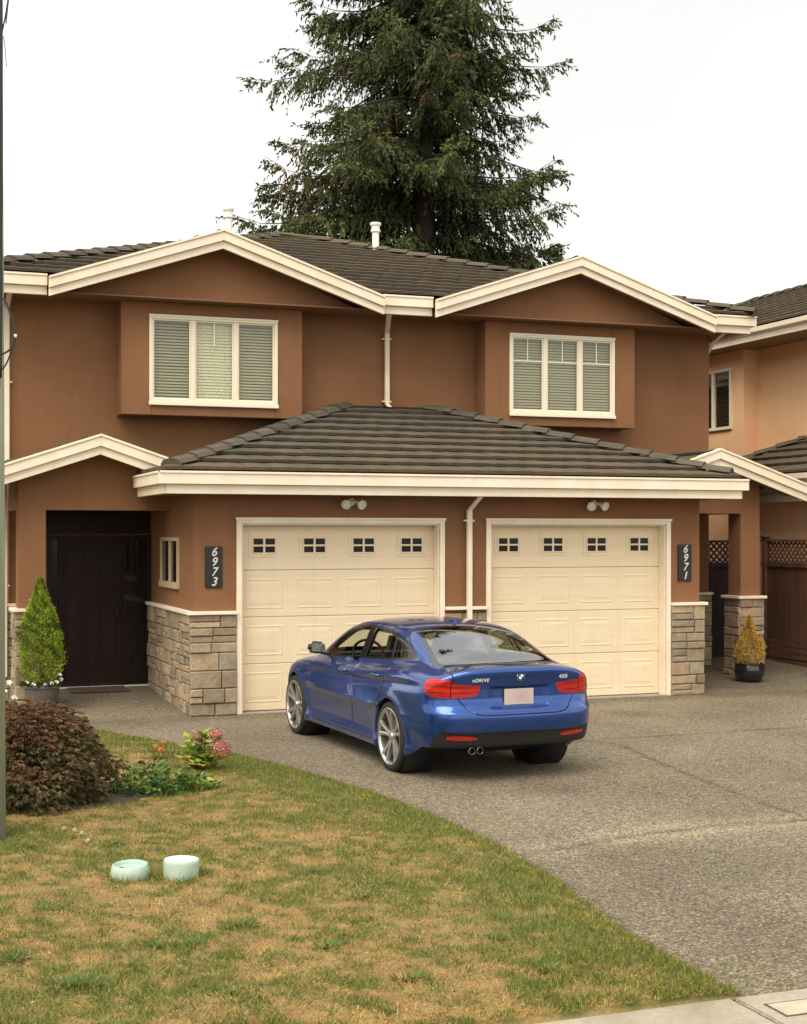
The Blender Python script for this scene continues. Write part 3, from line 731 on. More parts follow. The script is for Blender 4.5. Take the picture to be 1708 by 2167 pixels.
# ---- garage doors
def garage_door(x0, x1):
    W = x1-x0; yd = 0.175; H_ = GT
    d = MB(); hs = (H_-0.012)/4
    for k in range(4):
        z0 = 0.012+k*hs
        d.prism([(yd+0.008, z0+0.003), (yd, z0+0.012), (yd, z0+hs-0.010), (yd+0.008, z0+hs-0.001), (yd+0.05, z0+hs-0.001), (yd+0.05, z0+0.003)], 0, x0+0.004, x1-0.004)
    root = d.build('garage_door', M['gdoor'], house)
    pn = MB(); pw_ = W/4
    for k in range(4):
        for i in range(4):
            cx = x0+pw_*(i+0.5); z0 = 0.012+k*hs; cz = z0+hs/2
            if k == 3: continue
            a, b, c, e = cx-pw_*0.365, cx+pw_*0.365, cz-hs*0.325, cz+hs*0.325
            # sunk channel look: moulded ring, then a raised field
            for (o, h_, o2, h2) in ((0.0, 0.0, 0.014, 0.007), (0.014, 0.007, 0.028, 0.002), (0.028, 0.002, 0.046, 0.002), (0.046, 0.002, 0.080, 0.006)):
                A = [(a+o, yd-h_, c+o), (b-o, yd-h_, c+o), (b-o, yd-h_, e-o), (a+o, yd-h_, e-o)]
                B = [(a+o2, yd-h2, c+o2), (b-o2, yd-h2, c+o2), (b-o2, yd-h2, e-o2), (a+o2, yd-h2, e-o2)]
                pn.add(A+B, [(0,1,5,4), (1,2,6,5), (2,3,7,6), (3,0,4,7)])
            o = 0.080; pn.add([(a+o, yd-0.006, c+o), (b-o, yd-0.006, c+o), (b-o, yd-0.006, e-o), (a+o, yd-0.006, e-o)], [(0,1,2,3)])
    pn.build('door_panel_moulding', M['gdoor'], root, recalc=False)
    for i in range(4):
        cx = x0+pw_*(i+0.5)-0.00; cz = 0.012+3*hs+hs*0.53
        ww, wh = 0.152, 0.098
        fr = MB()
        fr.box(cx-ww-0.055, cx+ww+0.055, yd-0.008, yd-0.001, cz-wh-0.055, cz+wh+0.055)
        for q in ((cx-ww-0.012, cx-ww+0.006, cz-wh-0.012, cz+wh+0.012), (cx+ww-0.006, cx+ww+0.012, cz-wh-0.012, cz+wh+0.012),
                  (cx-ww+0.006, cx+ww-0.006, cz-wh-0.012, cz-wh+0.006), (cx-ww+0.006, cx+ww-0.006, cz+wh-0.006, cz+wh+0.012),
                  (cx-0.014, cx+0.014, cz-wh+0.006, cz+wh-0.006), (cx-ww+0.006, cx-0.014, cz-0.012, cz+0.012), (cx+0.014, cx+ww-0.006, cz-0.012, cz+0.012)):
            fr.box(q[0], q[1], yd-0.020, yd-0.008, q[2], q[3])
        fr.build('window_frame', M['gdoor'], root, bevel=0.0015)
        pa = MB()
        for (a, b) in ((cx-ww+0.006, cx-0.014), (cx+0.014, cx+ww-0.006)):
            for (c, e) in ((cz-wh+0.006, cz-0.012), (cz+0.012, cz+wh-0.006)): pa.box(a, b, yd-0.0115, yd-0.009, c, e)
        pa.build('window_pane', M['darkglass'], root)
    sl_ = MB(); sl_.box(x0, x1, yd-0.01, yd+0.03, 0.002, 0.013); sl_.build('bottom_seal', M['black'], root)
for a, b in GX: garage_door(a, b)
tr = MB()
for a, b in GX:
    tr.box(a-0.07, a, -0.03, 0.0, -0.0, GT+0.075); tr.box(b, b+0.07, -0.03, 0.0, -0.0, GT+0.075)
    tr.box(a, b, -0.028, 0.0, GT, GT+0.075); tr.box(a-0.085, b+0.085, -0.045, -0.0305, GT+0.045, GT+0.078)
    tr.box(a-0.002, a+0.018, 0.001, 0.17, 0.0, GT-0.002); tr.box(b-0.018, b+0.002, 0.001, 0.17, 0.0, GT-0.002); tr.box(a+0.018, b-0.018, 0.001, 0.17, GT-0.02, GT+0.001)
tr.build('garage_door_trim', M['trim'], house, bevel=0.004)
sill = MB()
for a, b in GX: sill.box(a-0.02, b+0.02, -0.035, 0.165, -0.02, 0.011)
sill.build('garage_sill', M['concrete'], house)

# ---- entry doors (left one shows in the open porch)
def entry(mir):
    f_ = (lambda x: x) if not mir else (lambda x: 2*CX0-x)
    def bx(m_, a, b, c, d, e, g): a, b = sorted((f_(a), f_(b))); m_.box(a, b, c, d, e, g)
    zb = 0.115
    fr = MB()
    for q in ((-2.07, -2.0), (-1.90, -1.86), (-0.98, -0.94), (-0.62, -0.56)): bx(fr, q[0], q[1], 3.0, 3.12, zb, 2.25)
    bx(fr, -2.07, -0.558, 3.0, 3.12, 2.25, 2.32); bx(fr, -2.07, -0.558, 2.99, 3.12, -0.02, 0.06)
    door = fr.build('entry_door', M['entrydoor'], house, bevel=0.004)
    dl = MB(); bx(dl, -1.86, -0.98, 3.04, 3.09, zb, 2.25)
    # plank lines and panels
    for i in range(3):
        a = -1.78+i*0.245; bx(dl, a, a+0.215, 3.028, 3.04, 0.42, 1.55)
        bx(dl, a+0.03, a+0.185, 3.020, 3.028, 0.46, 1.51)
        bx(dl, a, a+0.215, 3.028, 3.04, 0.19, 0.36)
        bx(dl, a, a+0.215, 3.028, 3.04, 1.72, 2.12)
    bx(dl, -1.80, -1.03, 3.012, 3.04, 1.585, 1.66)
    dl.build('door_leaf', M['entrydoor'], door, bevel=0.003)
    gp = MB(); bx(gp, -2.0, -1.90, 3.05, 3.06, zb, 2.25); bx(gp, -0.94, -0.62, 3.05, 3.06, zb, 2.25); gp.build('side_light', M['darkglass'], door); gp = MB(); bx(gp, -2.05, -0.57, 3.035, 3.05, 2.34, 2.84); gp.build('porch_shade_panel', M['entrydoor'], door)  # dark panel above the door stands in for porch shade
    th_ = MB(); bx(th_, -1.90, -0.60, 2.93, 3.06, 0.09, 0.118); th_.build('threshold', mat('pale threshold', (0.62, 0.58, 0.5), 0.5), door)
    hd = MB(); hd.tube([(f_(-1.07), 3.0, 1.02), (f_(-1.07), 2.965, 1.05), (f_(-1.07), 2.965, 1.25), (f_(-1.07), 3.0, 1.28)], 0.009, 8); hd.build('handle', M['black'], door, smooth=True)
entry(False); entry(True)

# ---- downspouts
def downspout(pts, name='downspout', straps=()):
    d = MB(); hw, hd = 0.036, 0.028
    P_ = [Vector(p) for p in pts]
    vs = []
    for p in P_: vs += [p+Vector((-hw, -hd, 0)), p+Vector((hw, -hd, 0)), p+Vector((hw, hd, 0)), p+Vector((-hw, hd, 0))]
    fs = [(0, 3, 2, 1), tuple(range(len(vs)-4, len(vs)))]
    for i in range(len(P_)-1):
        for k in range(4): fs.append((i*4+k, i*4+(k+1) % 4, (i+1)*4+(k+1) % 4, (i+1)*4+k))
    d.add(vs, fs)
    for (x, y, z) in straps: d.box(x-0.075, x+0.075, y-0.034, y+0.04, z-0.012, z+0.012)
    return d.build(name, M['trim'], house, bevel=0.005)
downspout([(3.28, -0.42, 2.95), (3.28, -0.42, 2.86), (3.24, -0.075, 2.66), (3.24, -0.075, 0.12), (3.24, -0.16, 0.05)], straps=[(3.24, -0.06, 2.52), (3.24, -0.06, 0.6)])
downspout([(2.92, 2.26, 5.80), (2.92, 2.28, 5.70), (3.11, 2.93, 5.46), (3.11, 2.93, 4.36), (3.13, 2.86, 4.31)], straps=[(3.11, 2.95, 5.38), (3.11, 2.95, 4.40)])
downspout([(-2.63, 2.3, 5.75), (-2.63, 2.93, 5.55), (-2.63, 2.93, 3.2)], straps=[(-2.63, 2.95, 4.5)])
downspout([(-2.66, 2.93, 3.12), (-2.66, 2.93, 0.3)], straps=[(-2.66, 2.95, 1.6)])
downspout([(9.02, 2.4, 5.78), (9.02, 2.95, 5.60), (9.02, 3.2, 5.4), (9.02, 3.2, 0.2)])

# ---- roof vents
def vent(x, y, zb, zt):
    v = MB(); r = 0.062; v.smooth = True
    v.lathe([(0.001, zt-zb), (r*1.62, zt-zb), (r*1.66, zt-zb-0.03), (r*1.52, zt-zb-0.05), (r*1.2, zt-zb-0.055), (r*1.2, zt-zb-0.13), (r*1.42, zt-zb-0.135), (r*1.42, zt-zb-0.165),
             (r, zt-zb-0.19), (r, 0.0)], (x, y, zb), 20)
    v.lathe([(r, 0.10), (r*1.4, 0.05), (r*2.2, -0.1)], (x, y, zb), 20)
    return v.build('roof_vent', M['white'], house, angle=40)
vent(1.31, 6.0, 7.15, 7.93); vent(4.33, 7.0, 7.50, 8.10)

# ---- number plaques, floodlights
DIG = {}
def digits_mesh(txt, size):
    cu = bpy.data.curves.new('t', 'FONT'); cu.body = txt; cu.size = size; cu.align_x = 'CENTER'; cu.align_y = 'CENTER'
    cu.extrude = 0.004; cu.shear = 0.28; cu.offset = 0.002 if size > .1 else 0.0; cu.space_character = 1.0 if len(txt) == 1 else 1.12
    to = bpy.data.objects.new('t', cu); C.objects.link(to)
    dg = bpy.context.evaluated_depsgraph_get(); me = bpy.data.meshes.new_from_object(to.evaluated_get(dg))
    bpy.data.objects.remove(to); return me
def text_object(txt, size, loc, rot, parent, material, name, squash=1.0):
    me = digits_mesh(txt, size)
    me.transform(Matrix.Diagonal((squash, 1, 1, 1)))
    o = bpy.data.objects.new(name, me); C.objects.link(o); me.materials.clear(); me.materials.append(material)
    o.parent = parent; o.location = loc; o.rotation_euler = rot; return o
def plaque(xc, zc, num, label):
    b = MB(); b.box(xc-0.112, xc+0.112, -0.026, -0.001, zc-0.265, zc+0.265)
    o = b.build('house_number_sign', M['black'], None, origin=(xc, 0, zc-0.265), bevel=0.006)
    tag(o, label, 'sign', 'house number signs')
    for i, ch in enumerate(num):
        text_object(ch, 0.158, (0.0, -0.030, 0.265+0.192-i*0.128), (R(90), 0, 0), o, M['digit'], 'numeral', 0.92)
plaque(-0.30, 1.912, '6973', 'black plaque with silver numerals 6973 stacked beside the left garage door')
plaque(6.655, 1.92, '6971', 'black plaque with silver numerals 6971 stacked beside the right garage door')

def flood(xc, zc, label, yaw):
    root = empty('floodlight', (xc, 0, zc)); tag(root, label, 'outdoor lamp', 'twin floodlights above the garage doors')
    b = MB(); b.smooth = True
    b.lathe([(0.0, 0.0), (0.052, 0.0), (0.055, -0.02), (0.04, -0.045), (0.0, -0.05)], (xc, -0.001, zc), 20, axis='y')
    b.build('mount', M['white'], root, angle=40)
    for s in (-1, 1):
        a = Vector((xc, -0.045, zc+0.01)); c = Vector((xc+s*0.075, -0.085, zc-0.005))
        d = Vector((s*0.42+yaw, -1, -0.42)).normalized()
        h = MB(); h.smooth = True
        h.tube([a, c], 0.013, 10)
        pts = [c-d*0.035, c-d*0.02, c+d*0.03, c+d*0.075, c+d*0.10]; h.tube(pts, [0.02, 0.032, 0.040, 0.062, 0.068], 20, cap=False)
        hd = h.build('lamp_head', M['white'], root)
        l_ = MB(); l_.smooth = True; l_.tube([c+d*0.074, c+d*0.088, c+d*0.094], [0.062, 0.050, 0.02], 20)
        l_.build('lens', mat('frosted lens', (0.80, 0.76, 0.62), 0.15, spec=0.6), hd)
flood(1.565, 2.765, 'white twin headed floodlight under the eave above the left garage door', -0.15)
flood(5.175, 2.765, 'white twin headed floodlight under the eave above the right garage door', 0.0)

# mat at the door
mb = MB(); mb.box(-1.80, -0.98, 2.36, 2.88, 0, 0.018)
o = mb.build('doormat', mat('brown coir mat', (0.085, 0.055, 0.035), 0.95, vary=(0.06, 0.04, 0.025), vscale=30, bump=1, bscale=120), None, origin=(-1.4, 2.6, 0), bevel=0.006)
o.location.z = gz(2.6)+0.004; o.rotation_euler.x = math.atan(0.036)
tag(o, 'brown doormat on the paving in front of the dark entry door', 'doormat')

# ================================================================ NEIGHBOUR HOUSE
nb = empty('neighbour_house', (14, 4, 0))
tag(nb, 'apricot stucco house with brown tiled roofs beyond the fence on the right', 'house')
mb = MB()
mb.box(11.72, 20, 1.0, 5.65, 2.6, 6.02)
nwy0, nwy1, nwz0, nwz1 = 6.07, 7.35, 4.44, 5.54
for q in ((5.65, nwy0, -0.05, 6.02), (nwy1, 13, -0.05, 6.02), (nwy0, nwy1, -0.05, nwz0), (nwy0, nwy1, nwz1, 6.02)):
    mb.box(11.40, 11.60, *q)
mb.box(11.6, 20, 5.65, 5.85, -0.05, 6.02); mb.box(11.62, 20, 12.8, 13, -0.05, 6.02)
mb.build('wall', M['stucco_pale'], nb)
mb = MB(); mb.box(11.15, 19.9, -1.0, 5.60, -0.05, 3.25); mb.build('lower_wall', M['stucco_pale'], nb)
f = MB()
f.box(11.36, 11.44, nwy0-0.03, nwy0+0.03, nwz0-0.05, nwz1+0.05); f.box(11.36, 11.44, nwy1-0.03, nwy1+0.03, nwz0-0.05, nwz1+0.05)
f.box(11.36, 11.44, nwy0+0.03, nwy1-0.03, nwz1, nwz1+0.05); f.box(11.35, 11.44, nwy0+0.03, nwy1-0.03, nwz0-0.05, nwz0+0.01)
f.box(11.37, 11.43, (nwy0+nwy1)/2-0.04, (nwy0+nwy1)/2+0.04, nwz0+0.01, nwz1)
wf = f.build('window', M['frame'], nb, bevel=0.004)
g_ = MB(); g_.box(11.41, 11.415, nwy0+0.03, nwy1-0.03, nwz0, nwz1); g_.build('pane', M['glass'], wf)
bl = MB(); z = nwz0+0.03
while z < nwz1-0.02:
    bl.add([(11.46, nwy0, z), (11.46, nwy1, z), (11.49, nwy1, z+0.02), (11.49, nwy0, z+0.02)], [(0,1,2,3)]); z += 0.05
bl.build('blind', mat('dark blind', (0.06, 0.065, 0.05), 0.6), wf, recalc=False)
bk = MB(); bk.box(11.55, 11.58, nwy0, nwy1, nwz0, nwz1); bk.build('room_lining', M['darkroom'], wf)
# upper roof
NX, NZ = 10.78, 6.13; NP = 0.40
def upn(dx, dy, p): return Vector((dx, dy, p)).normalized()
nr = MB(); LL = 3.6*math.sqrt(1+NP*NP)
tile_plane(nr, (NX, 16, NZ), (0,-1,0), upn(1,0,NP), Vector((-NP,0,1)), 16.0, LL, 71)
nr.build('roof', M['tile'], nb, clip=[((NX, 13.6, 0), (1, 1, 0))])
nd = MB(); nd.add([(NX,0,NZ-0.01),(NX,13.6,NZ-0.01),(NX+3.6,10.0,NZ+3.6*NP-0.01),(NX+3.6,0,NZ+3.6*NP-0.01),(NX+9,0,NZ-0.6),(NX+9,13.6,NZ-0.6)],
                  [(0,3,2,1),(3,4,5,2),(1,2,5)]); nd.build('roof_deck', M['under'], nb, recalc=False)
hc = MB(); hip_caps(hc, (NX+3.6, 0.0, NZ+3.6*NP), (NX+3.6, 10.0, NZ+3.6*NP), 72); hip_caps(hc, (NX, 13.6, NZ), (NX+3.6, 10.0, NZ+3.6*NP), 73)
hc.build('hip_cap', M['tile'], nb, recalc=False)
gt = MB(); gt.smooth = False
gt.prism([(NX-0.10, NZ-0.02), (NX-0.09, NZ-0.10), (NX-0.03, NZ-0.13), (NX+0.0, NZ-0.13), (NX+0.0, NZ-0.02)], 1, -0.5, 13.6)
gt.box(NX+0.001, NX+0.03, -0.5, 13.6, NZ-0.24, NZ-0.03)
gt.build('gutter', M['trim'], nb)
sf = MB(); sf.box(NX+0.03, 11.8, -0.4, 13.5, NZ-0.22, NZ-0.20); sf.build('soffit', mat('tan soffit', (0.25, 0.17, 0.10), 0.8), nb)  # one even tan tone
# lower roof with its back hip
LX, LZ, LP = 10.27, 3.36, 0.45
lr = MB(); tile_plane(lr, (LX, 5.72, LZ), (0,-1,0), upn(1,0,LP), Vector((-LP,0,1)), 7.7, 2.6*math.sqrt(1+LP*LP), 81)
lr.build('lower_roof', M['tile'], nb, clip=[((LX, 5.72, 0), (1, 1, 0))])
hc = MB(); hip_caps(hc, (LX+0.05, 5.67, LZ+0.02), (LX+2.6, 3.12, LZ+2.6*LP), 82); hc.build('hip_cap', M['tile'], nb, recalc=False)
ld = MB(); ld.add([(LX,-2,LZ-0.01),(LX,5.72,LZ-0.01),(LX+2.6,3.12,LZ+2.6*LP-0.01),(LX+2.6,-2,LZ+2.6*LP-0.01),(LX+5.2,5.72,LZ-0.01)], [(0,3,2,1),(1,2,4)])
ld.build('roof_deck', M['under'], nb, recalc=False)
gt = MB(); gt.prism([(LX-0.10, LZ-0.0), (LX-0.09, LZ-0.09), (LX-0.03, LZ-0.12), (LX, LZ-0.12), (LX, LZ)], 1, -2.0, 5.72)
gt.box(LX+0.001, LX+0.03, -2, 5.7, LZ-0.22, LZ-0.01); gt.build('gutter', M['trim'], nb)
sf = MB(); sf.box(LX+0.03, 11.3, -1.9, 5.6, LZ-0.22, LZ-0.20); sf.build('soffit', mat('tan soffit lower', (0.25, 0.17, 0.10), 0.8), nb)

# ================================================================ FENCES
M['gate'] = mat('near black gate stain', (0.030, 0.015, 0.013), 0.8, vary=(0.018, 0.009, 0.009), vscale=4)
def lattice(mb, u0, u1, z0, z1, P, step=0.085, wd=0.032):
    """diagonal strips clipped to the rectangle; P(u, z, w)"""
    H_ = z1-z0
    for sgn, w0 in ((1, 0.0), (-1, 0.012)):
        k = u0-H_
        while k < u1+H_:
            # strip from (k, z0) to (k+sgn*H, z1)
            a0, a1 = (k, k+sgn*H_)
            pts = []
            lo_t = 0.0; hi_t = 1.0
            for lim, s in ((u0, 1), (u1, -1)):
                da = a1-a0
                t = (lim-a0)/da
                if (da > 0) == (s > 0): lo_t = max(lo_t, t)
                else: hi_t = min(hi_t, t)
            if hi_t-lo_t > 0.05:
                ua, ub = a0+(a1-a0)*lo_t, a0+(a1-a0)*hi_t; za, zb_ = z0+H_*lo_t, z0+H_*hi_t
                h = wd*0.7
                mb.hexa([P(ua-h, za, w0), P(ua+h, za, w0), P(ua+h, za, w0+0.010), P(ua-h, za, w0+0.010),
                         P(ub-h, zb_, w0), P(ub+h, zb_, w0), P(ub+h, zb_, w0+0.010), P(ub-h, zb_, w0+0.010)])
            k += step*1.414
def fence_run(name, label, P, u0, u1, posts, zt, zb=0.0, slats=0.0, loc=(0,0,0), fm='fence'):
    root = empty(name, loc); tag(root, label, 'fence' if 'gate' not in name else 'gate')
    lt = MB(); lattice(lt, u0, u1, zt-0.40, zt-0.04, P); lt.build('lattice_panel', M[fm], root)
    rl = MB()
    def pb(m_, a, b, c, d, w0, w1):
        m_.hexa([P(a, c, w0), P(b, c, w0), P(b, c, w1), P(a, c, w1), P(a, d, w0), P(b, d, w0), P(b, d, w1), P(a, d, w1)])
    pb(rl, u0, u1, zt-0.04, zt, -0.03, 0.05); pb(rl, u0, u1, zt-0.48, zt-0.40, -0.03, 0.05)
    rl.build('rail', M[fm], root, bevel=0.003)
    bd = MB(); r = random.Random(5); a = u0; zlo = zb+slats
    while a < u1-0.01:
        b = min(a+0.14, u1); j = r.uniform(0, 0.004); pb(bd, a+0.002, b-0.002, zlo, zt-0.481, -0.006+j, 0.012+j); a = b
    bd.build('board_panel', M[fm], root)
    if slats:
        s_ = MB(); z = zb+0.02
        while z < zlo-0.05: pb(s_, u0, u1, z, z+0.075, -0.02, 0.02); z += 0.105
        s_.build('bottom_slats', M['fence'], root, bevel=0.003)
    for u in posts:
        q = MB(); pb(q, u-0.05, u+0.05, zb-0.02, zt+0.04, -0.05, 0.05); po = q.build('post', M[fm], root, bevel=0.004)
        q = MB(); pb(q, u-0.085, u+0.085, zt+0.041, zt+0.075, -0.085, 0.085); q.build('post_cap', mat('post cap', (0.16, 0.09, 0.07), 0.7), po, bevel=0.006)
fence_run('lattice_fence', 'brown board fence with lattice top and capped post running beside the apricot house',
          lambda u, z, w_: (10.40+w_, u, z), -1.5, 3.55, [3.45, 1.05, -1.35], 2.24, 0.06, 0.42, (10.4, 3.4, 0.08))
fence_run('side_gate', 'dark brown side gate with lattice top seen behind the right porch pillar',
          lambda u, z, w_: (u, 3.9+w_, z), 8.97, 10.34, [9.03], 2.22, 0.12, 0.0, (9.6, 3.9, 0.13), 'gate')
# ================================================================ CAR (implicit body, polygonised and cut into panels)
def spline(pts):
    """natural cubic through (x, y) points, tabulated"""
    x = np.array([p[0] for p in pts], float); y = np.array([p[1] for p in pts], float); n = len(x)
    h = np.diff(x); A = np.zeros((n, n)); b = np.zeros(n); A[0,0] = A[-1,-1] = 1
    for i in range(1, n-1):
        A[i,i-1] = h[i-1]; A[i,i] = 2*(h[i-1]+h[i]); A[i,i+1] = h[i]; b[i] = 3*((y[i+1]-y[i])/h[i]-(y[i]-y[i-1])/h[i-1])
    c = np.linalg.solve(A, b); X = np.linspace(x[0], x[-1], 1500); k = np.clip(np.searchsorted(x, X, 'right')-1, 0, n-2)
    t = X-x[k]; d = (c[k+1]-c[k])/(3*h[k]); bb = (y[k+1]-y[k])/h[k]-h[k]*(2*c[k]+c[k+1])/3
    Y = y[k]+bb*t+c[k]*t*t+d*t**3
    return lambda q: np.interp(q, X, Y)
def mono(pts):
    """monotone cubic, no overshoot"""
    x = np.array([p[0] for p in pts], float); y = np.array([p[1] for p in pts], float); h = np.diff(x); d = np.diff(y)/h
    m = np.zeros(len(x)); m[0] = d[0]; m[-1] = d[-1]
    for i in range(1, len(x)-1): m[i] = 0 if d[i-1]*d[i] <= 0 else 2*d[i-1]*d[i]/(d[i-1]+d[i])
    X = np.linspace(x[0], x[-1], 1500); k = np.clip(np.searchsorted(x, X, 'right')-1, 0, len(x)-2); t = (X-x[k])/h[k]
    Y = (1+2*t)*(1-t)**2*y[k]+t*(1-t)**2*h[k]*m[k]+t*t*(3-2*t)*y[k+1]+t*t*(t-1)*h[k]*m[k+1]
    return lambda q: np.interp(q, X, Y)
def smax(a, b, k): h = np.maximum(k-np.abs(a-b), 0)/k; return np.maximum(a, b)+h*h*k*0.25
def smin(a, b, k): h = np.maximum(k-np.abs(a-b), 0)/k; return np.minimum(a, b)-h*h*k*0.25
def sstep(t): t = np.clip(t, 0, 1); return t*t*(3-2*t)

AX_R, AX_F, WR, WZ = 1.045, 3.855, 0.335, 0.335
W_s = spline([(-0.3,.74),(0.0,.795),(0.3,.862),(0.7,.905),(1.05,.915),(1.5,.902),(2.0,.888),(2.5,.884),(3.0,.888),(3.5,.900),(3.85,.905),(4.2,.885),(4.45,.83),(4.7,.72)])
cz_s = spline([(-0.3,.955),(0.3,.935),(1.0,.915),(2.0,.865),(3.0,.825),(3.6,.80),(4.2,.765),(4.9,.72)])
T_s = spline([(-0.4,.99),(0.0,1.048),(0.07,1.056),(0.16,1.050),(0.35,1.052),(0.6,1.065),(1.2,1.05),(2.0,.985),(2.8,.955),(3.3,.972),(3.55,.962),(3.9,.910),(4.2,.85),(4.45,.775),(4.58,.66),(4.8,.4)])
pr_s = mono([(0.0,.22),(.20,.15),(.30,.085),(.40,.045),(.50,.012),(.585,.0),(.640,.006),(.672,.034),(.71,.062),(.78,.076),(.86,.076),(.93,.064),(.985,.046),(1.035,.030),(1.07,.055),(1.2,.12),(1.6,.3)])
pf_s = mono([(0.0,.30),(.20,.10),(.30,.05),(.50,.0),(.62,.02),(.74,.09),(.9,.25),(1.5,.9)])
G_s = spline([(-0.3,.74),(0.10,.925),(.30,0.962),(.50,1.082),(.80,1.195),(1.1,1.292),(1.4,1.362),(1.75,1.392),(2.1,1.400),(2.45,1.392),(2.75,1.352),(3.05,1.238),(3.3,1.115),(3.55,.985),(3.8,.86),(4.8,.3)])
Wg_s = spline([(-0.3,.56),(.3,.625),(.6,.675),(1.0,.725),(1.5,.760),(2.2,.775),(2.8,.765),(3.2,.745),(3.6,.70),(4.8,.4)])

def body_f(x, y, z):
    ax = np.sqrt(x*x+1e-6)
    W = W_s(y); zc = cz_s(y)
    dz = z-zc
    up = -0.30*np.maximum(dz, 0)-0.35*np.maximum(dz-0.06, 0)
    scoop = -0.020*np.exp(-((dz+0.055)/0.045)**2)*sstep((3.7-y)/0.5)*sstep((y-0.15)/0.4)
    low = np.interp(z, [0.0, .15, .21, .26, .31, .36, .50, .66, .80, 1.2], [-.10, -.045, -.012, -.008, -.020, -.026, -.018, -.008, -.004, -.004])
    low = low*(0.45+0.55*sstep((y-0.55)/0.4))+(-0.02)*(1-sstep((y-0.55)/0.4))*sstep((0.5-z)/0.2); flare = 0.0
    for ay in (AX_R, AX_F):
        d = np.sqrt((y-ay)**2+(z-WZ)**2)
        flare = flare+0.014*np.exp(-((d-0.385)/0.055)**2)*sstep((0.86-z)/0.15)
    side = ax-(W+up+scoop+low+flare)
    topz = T_s(y)-0.055*(ax/.85)**2.4*sstep((y-0.2)/0.8)-0.012*(ax/.85)**2-0.085*(ax/.80)**4*sstep((0.9-y)/0.7)
    top = (z-topz)*0.97
    bow = 0.165*(ax/.88)**2.7
    # licence plate bowl in the boot lid, soft crease above the bumper
    pl = 0.022*sstep((0.33-ax)/0.07)*sstep((z-0.668)/0.03)*sstep((0.885-z)/0.03)
    vent_ = 0.0
    rear = pr_s(z)+bow+pl-y
    # sculpted ledge over the black diffuser
    rear = rear+0.018*sstep((0.47-z)/0.02)*sstep((z-0.25)/0.05)*sstep((0.80-ax)/0.1)
    front = y-(4.64-pf_s(z)-0.34*(ax/.88)**2.6)
    bot = (0.175+0.135*sstep((0.78-y)/0.4))-z
    b = smax(side, rear, 0.17); b = smax(b, front, 0.25)
    b = smax(b, top, 0.085); b = smax(b, bot, 0.05)
    gw = Wg_s(y)-0.46*(z-0.98)-0.22*np.maximum(z-1.26, 0)
    gs = (ax-gw)*0.91
    gt = (z-(G_s(y)-0.058*(ax/.60)**2.2))*0.95
    g = smax(gs, gt, 0.075)
    g = smax(g, 0.6-z, 0.02); g = smax(g, 0.26-y, 0.05)
    return smin(b, g, 0.055)

def grad(P, e=1.5e-3):
    x, y, z = P[:,0], P[:,1], P[:,2]
    return np.stack([(body_f(x+e,y,z)-body_f(x-e,y,z)), (body_f(x,y+e,z)-body_f(x,y-e,z)), (body_f(x,y,z+e)-body_f(x,y,z-e))], 1)/(2*e)
def newton(P, it=5):
    for _ in range(it):
        f = body_f(P[:,0], P[:,1], P[:,2]); G = grad(P); n2 = np.maximum((G*G).sum(1), 0.05)
        P = P-np.clip(f/n2, -0.02, 0.02)[:,None]*G
    return P
def surface_net(h=0.021):
    xs = np.arange(-0.966, 0.967, h); ys = np.arange(-0.08, 4.74, h); zs = np.arange(0.12, 1.46, h)
    X, Y, Z = np.meshgrid(xs, ys, zs, indexing='ij')
    f = body_f(X, Y, Z); s = f < 0
    nx, ny, nz = f.shape
    cs = np.zeros((nx-1, ny-1, nz-1), int)
    for i in (0,1):
        for j in (0,1):
            for k in (0,1): cs += s[i:nx-1+i, j:ny-1+j, k:nz-1+k]
    act = (cs > 0) & (cs < 8)
    vid = -np.ones(act.shape, int); A = np.argwhere(act); vid[act] = np.arange(len(A))
    acc = np.zeros((len(A), 3)); cnt = np.zeros(len(A))
    off = [(0,0,0),(1,0,0),(0,1,0),(1,1,0),(0,0,1),(1,0,1),(0,1,1),(1,1,1)]
    for a in range(8):
        for b in range(a+1, 8):
            if bin(a ^ b).count('1') != 1: continue
            pa = A+np.array(off[a]); pb = A+np.array(off[b])
            fa = f[tuple(pa.T)]; fb = f[tuple(pb.T)]; m = (fa < 0) != (fb < 0)
            t = fa/(fa-fb+1e-12)
            p = pa+(pb-pa)*t[:,None]
            acc[m] += p[m]; cnt[m] += 1
    V = acc/cnt[:,None]; V = np.stack([xs[0]+V[:,0]*h, ys[0]+V[:,1]*h, zs[0]+V[:,2]*h], 1)
    F = []
    # edges along x, y, z
    for ax_, (d1, d2) in enumerate((((0,1,0),(0,0,1)), ((0,0,1),(1,0,0)), ((1,0,0),(0,1,0)))):
        sl0 = [slice(None)]*3; sl1 = [slice(None)]*3; sl0[ax_] = slice(0,-1); sl1[ax_] = slice(1,None)
        s0 = s[tuple(sl0)]; s1 = s[tuple(sl1)]; E_ = np.argwhere(s0 != s1); inside = s0[tuple(E_.T)]
        d1 = np.array(d1); d2 = np.array(d2)
        ok = np.all(E_-d1-d2 >= 0, axis=1)
        E_ = E_[ok]; inside = inside[ok]
        q = [vid[tuple((E_-d1-d2).T)], vid[tuple((E_-d2).T)], vid[tuple(E_.T)], vid[tuple((E_-d1).T)]]
        Q = np.stack(q, 1); Q = Q[(Q >= 0).all(1)] if len(Q) else Q
        ins = inside[(np.stack(q, 1) >= 0).all(1)]
        Q[~ins] = Q[~ins][:, ::-1]
        F.append(Q)
    return newton(V), np.concatenate(F)

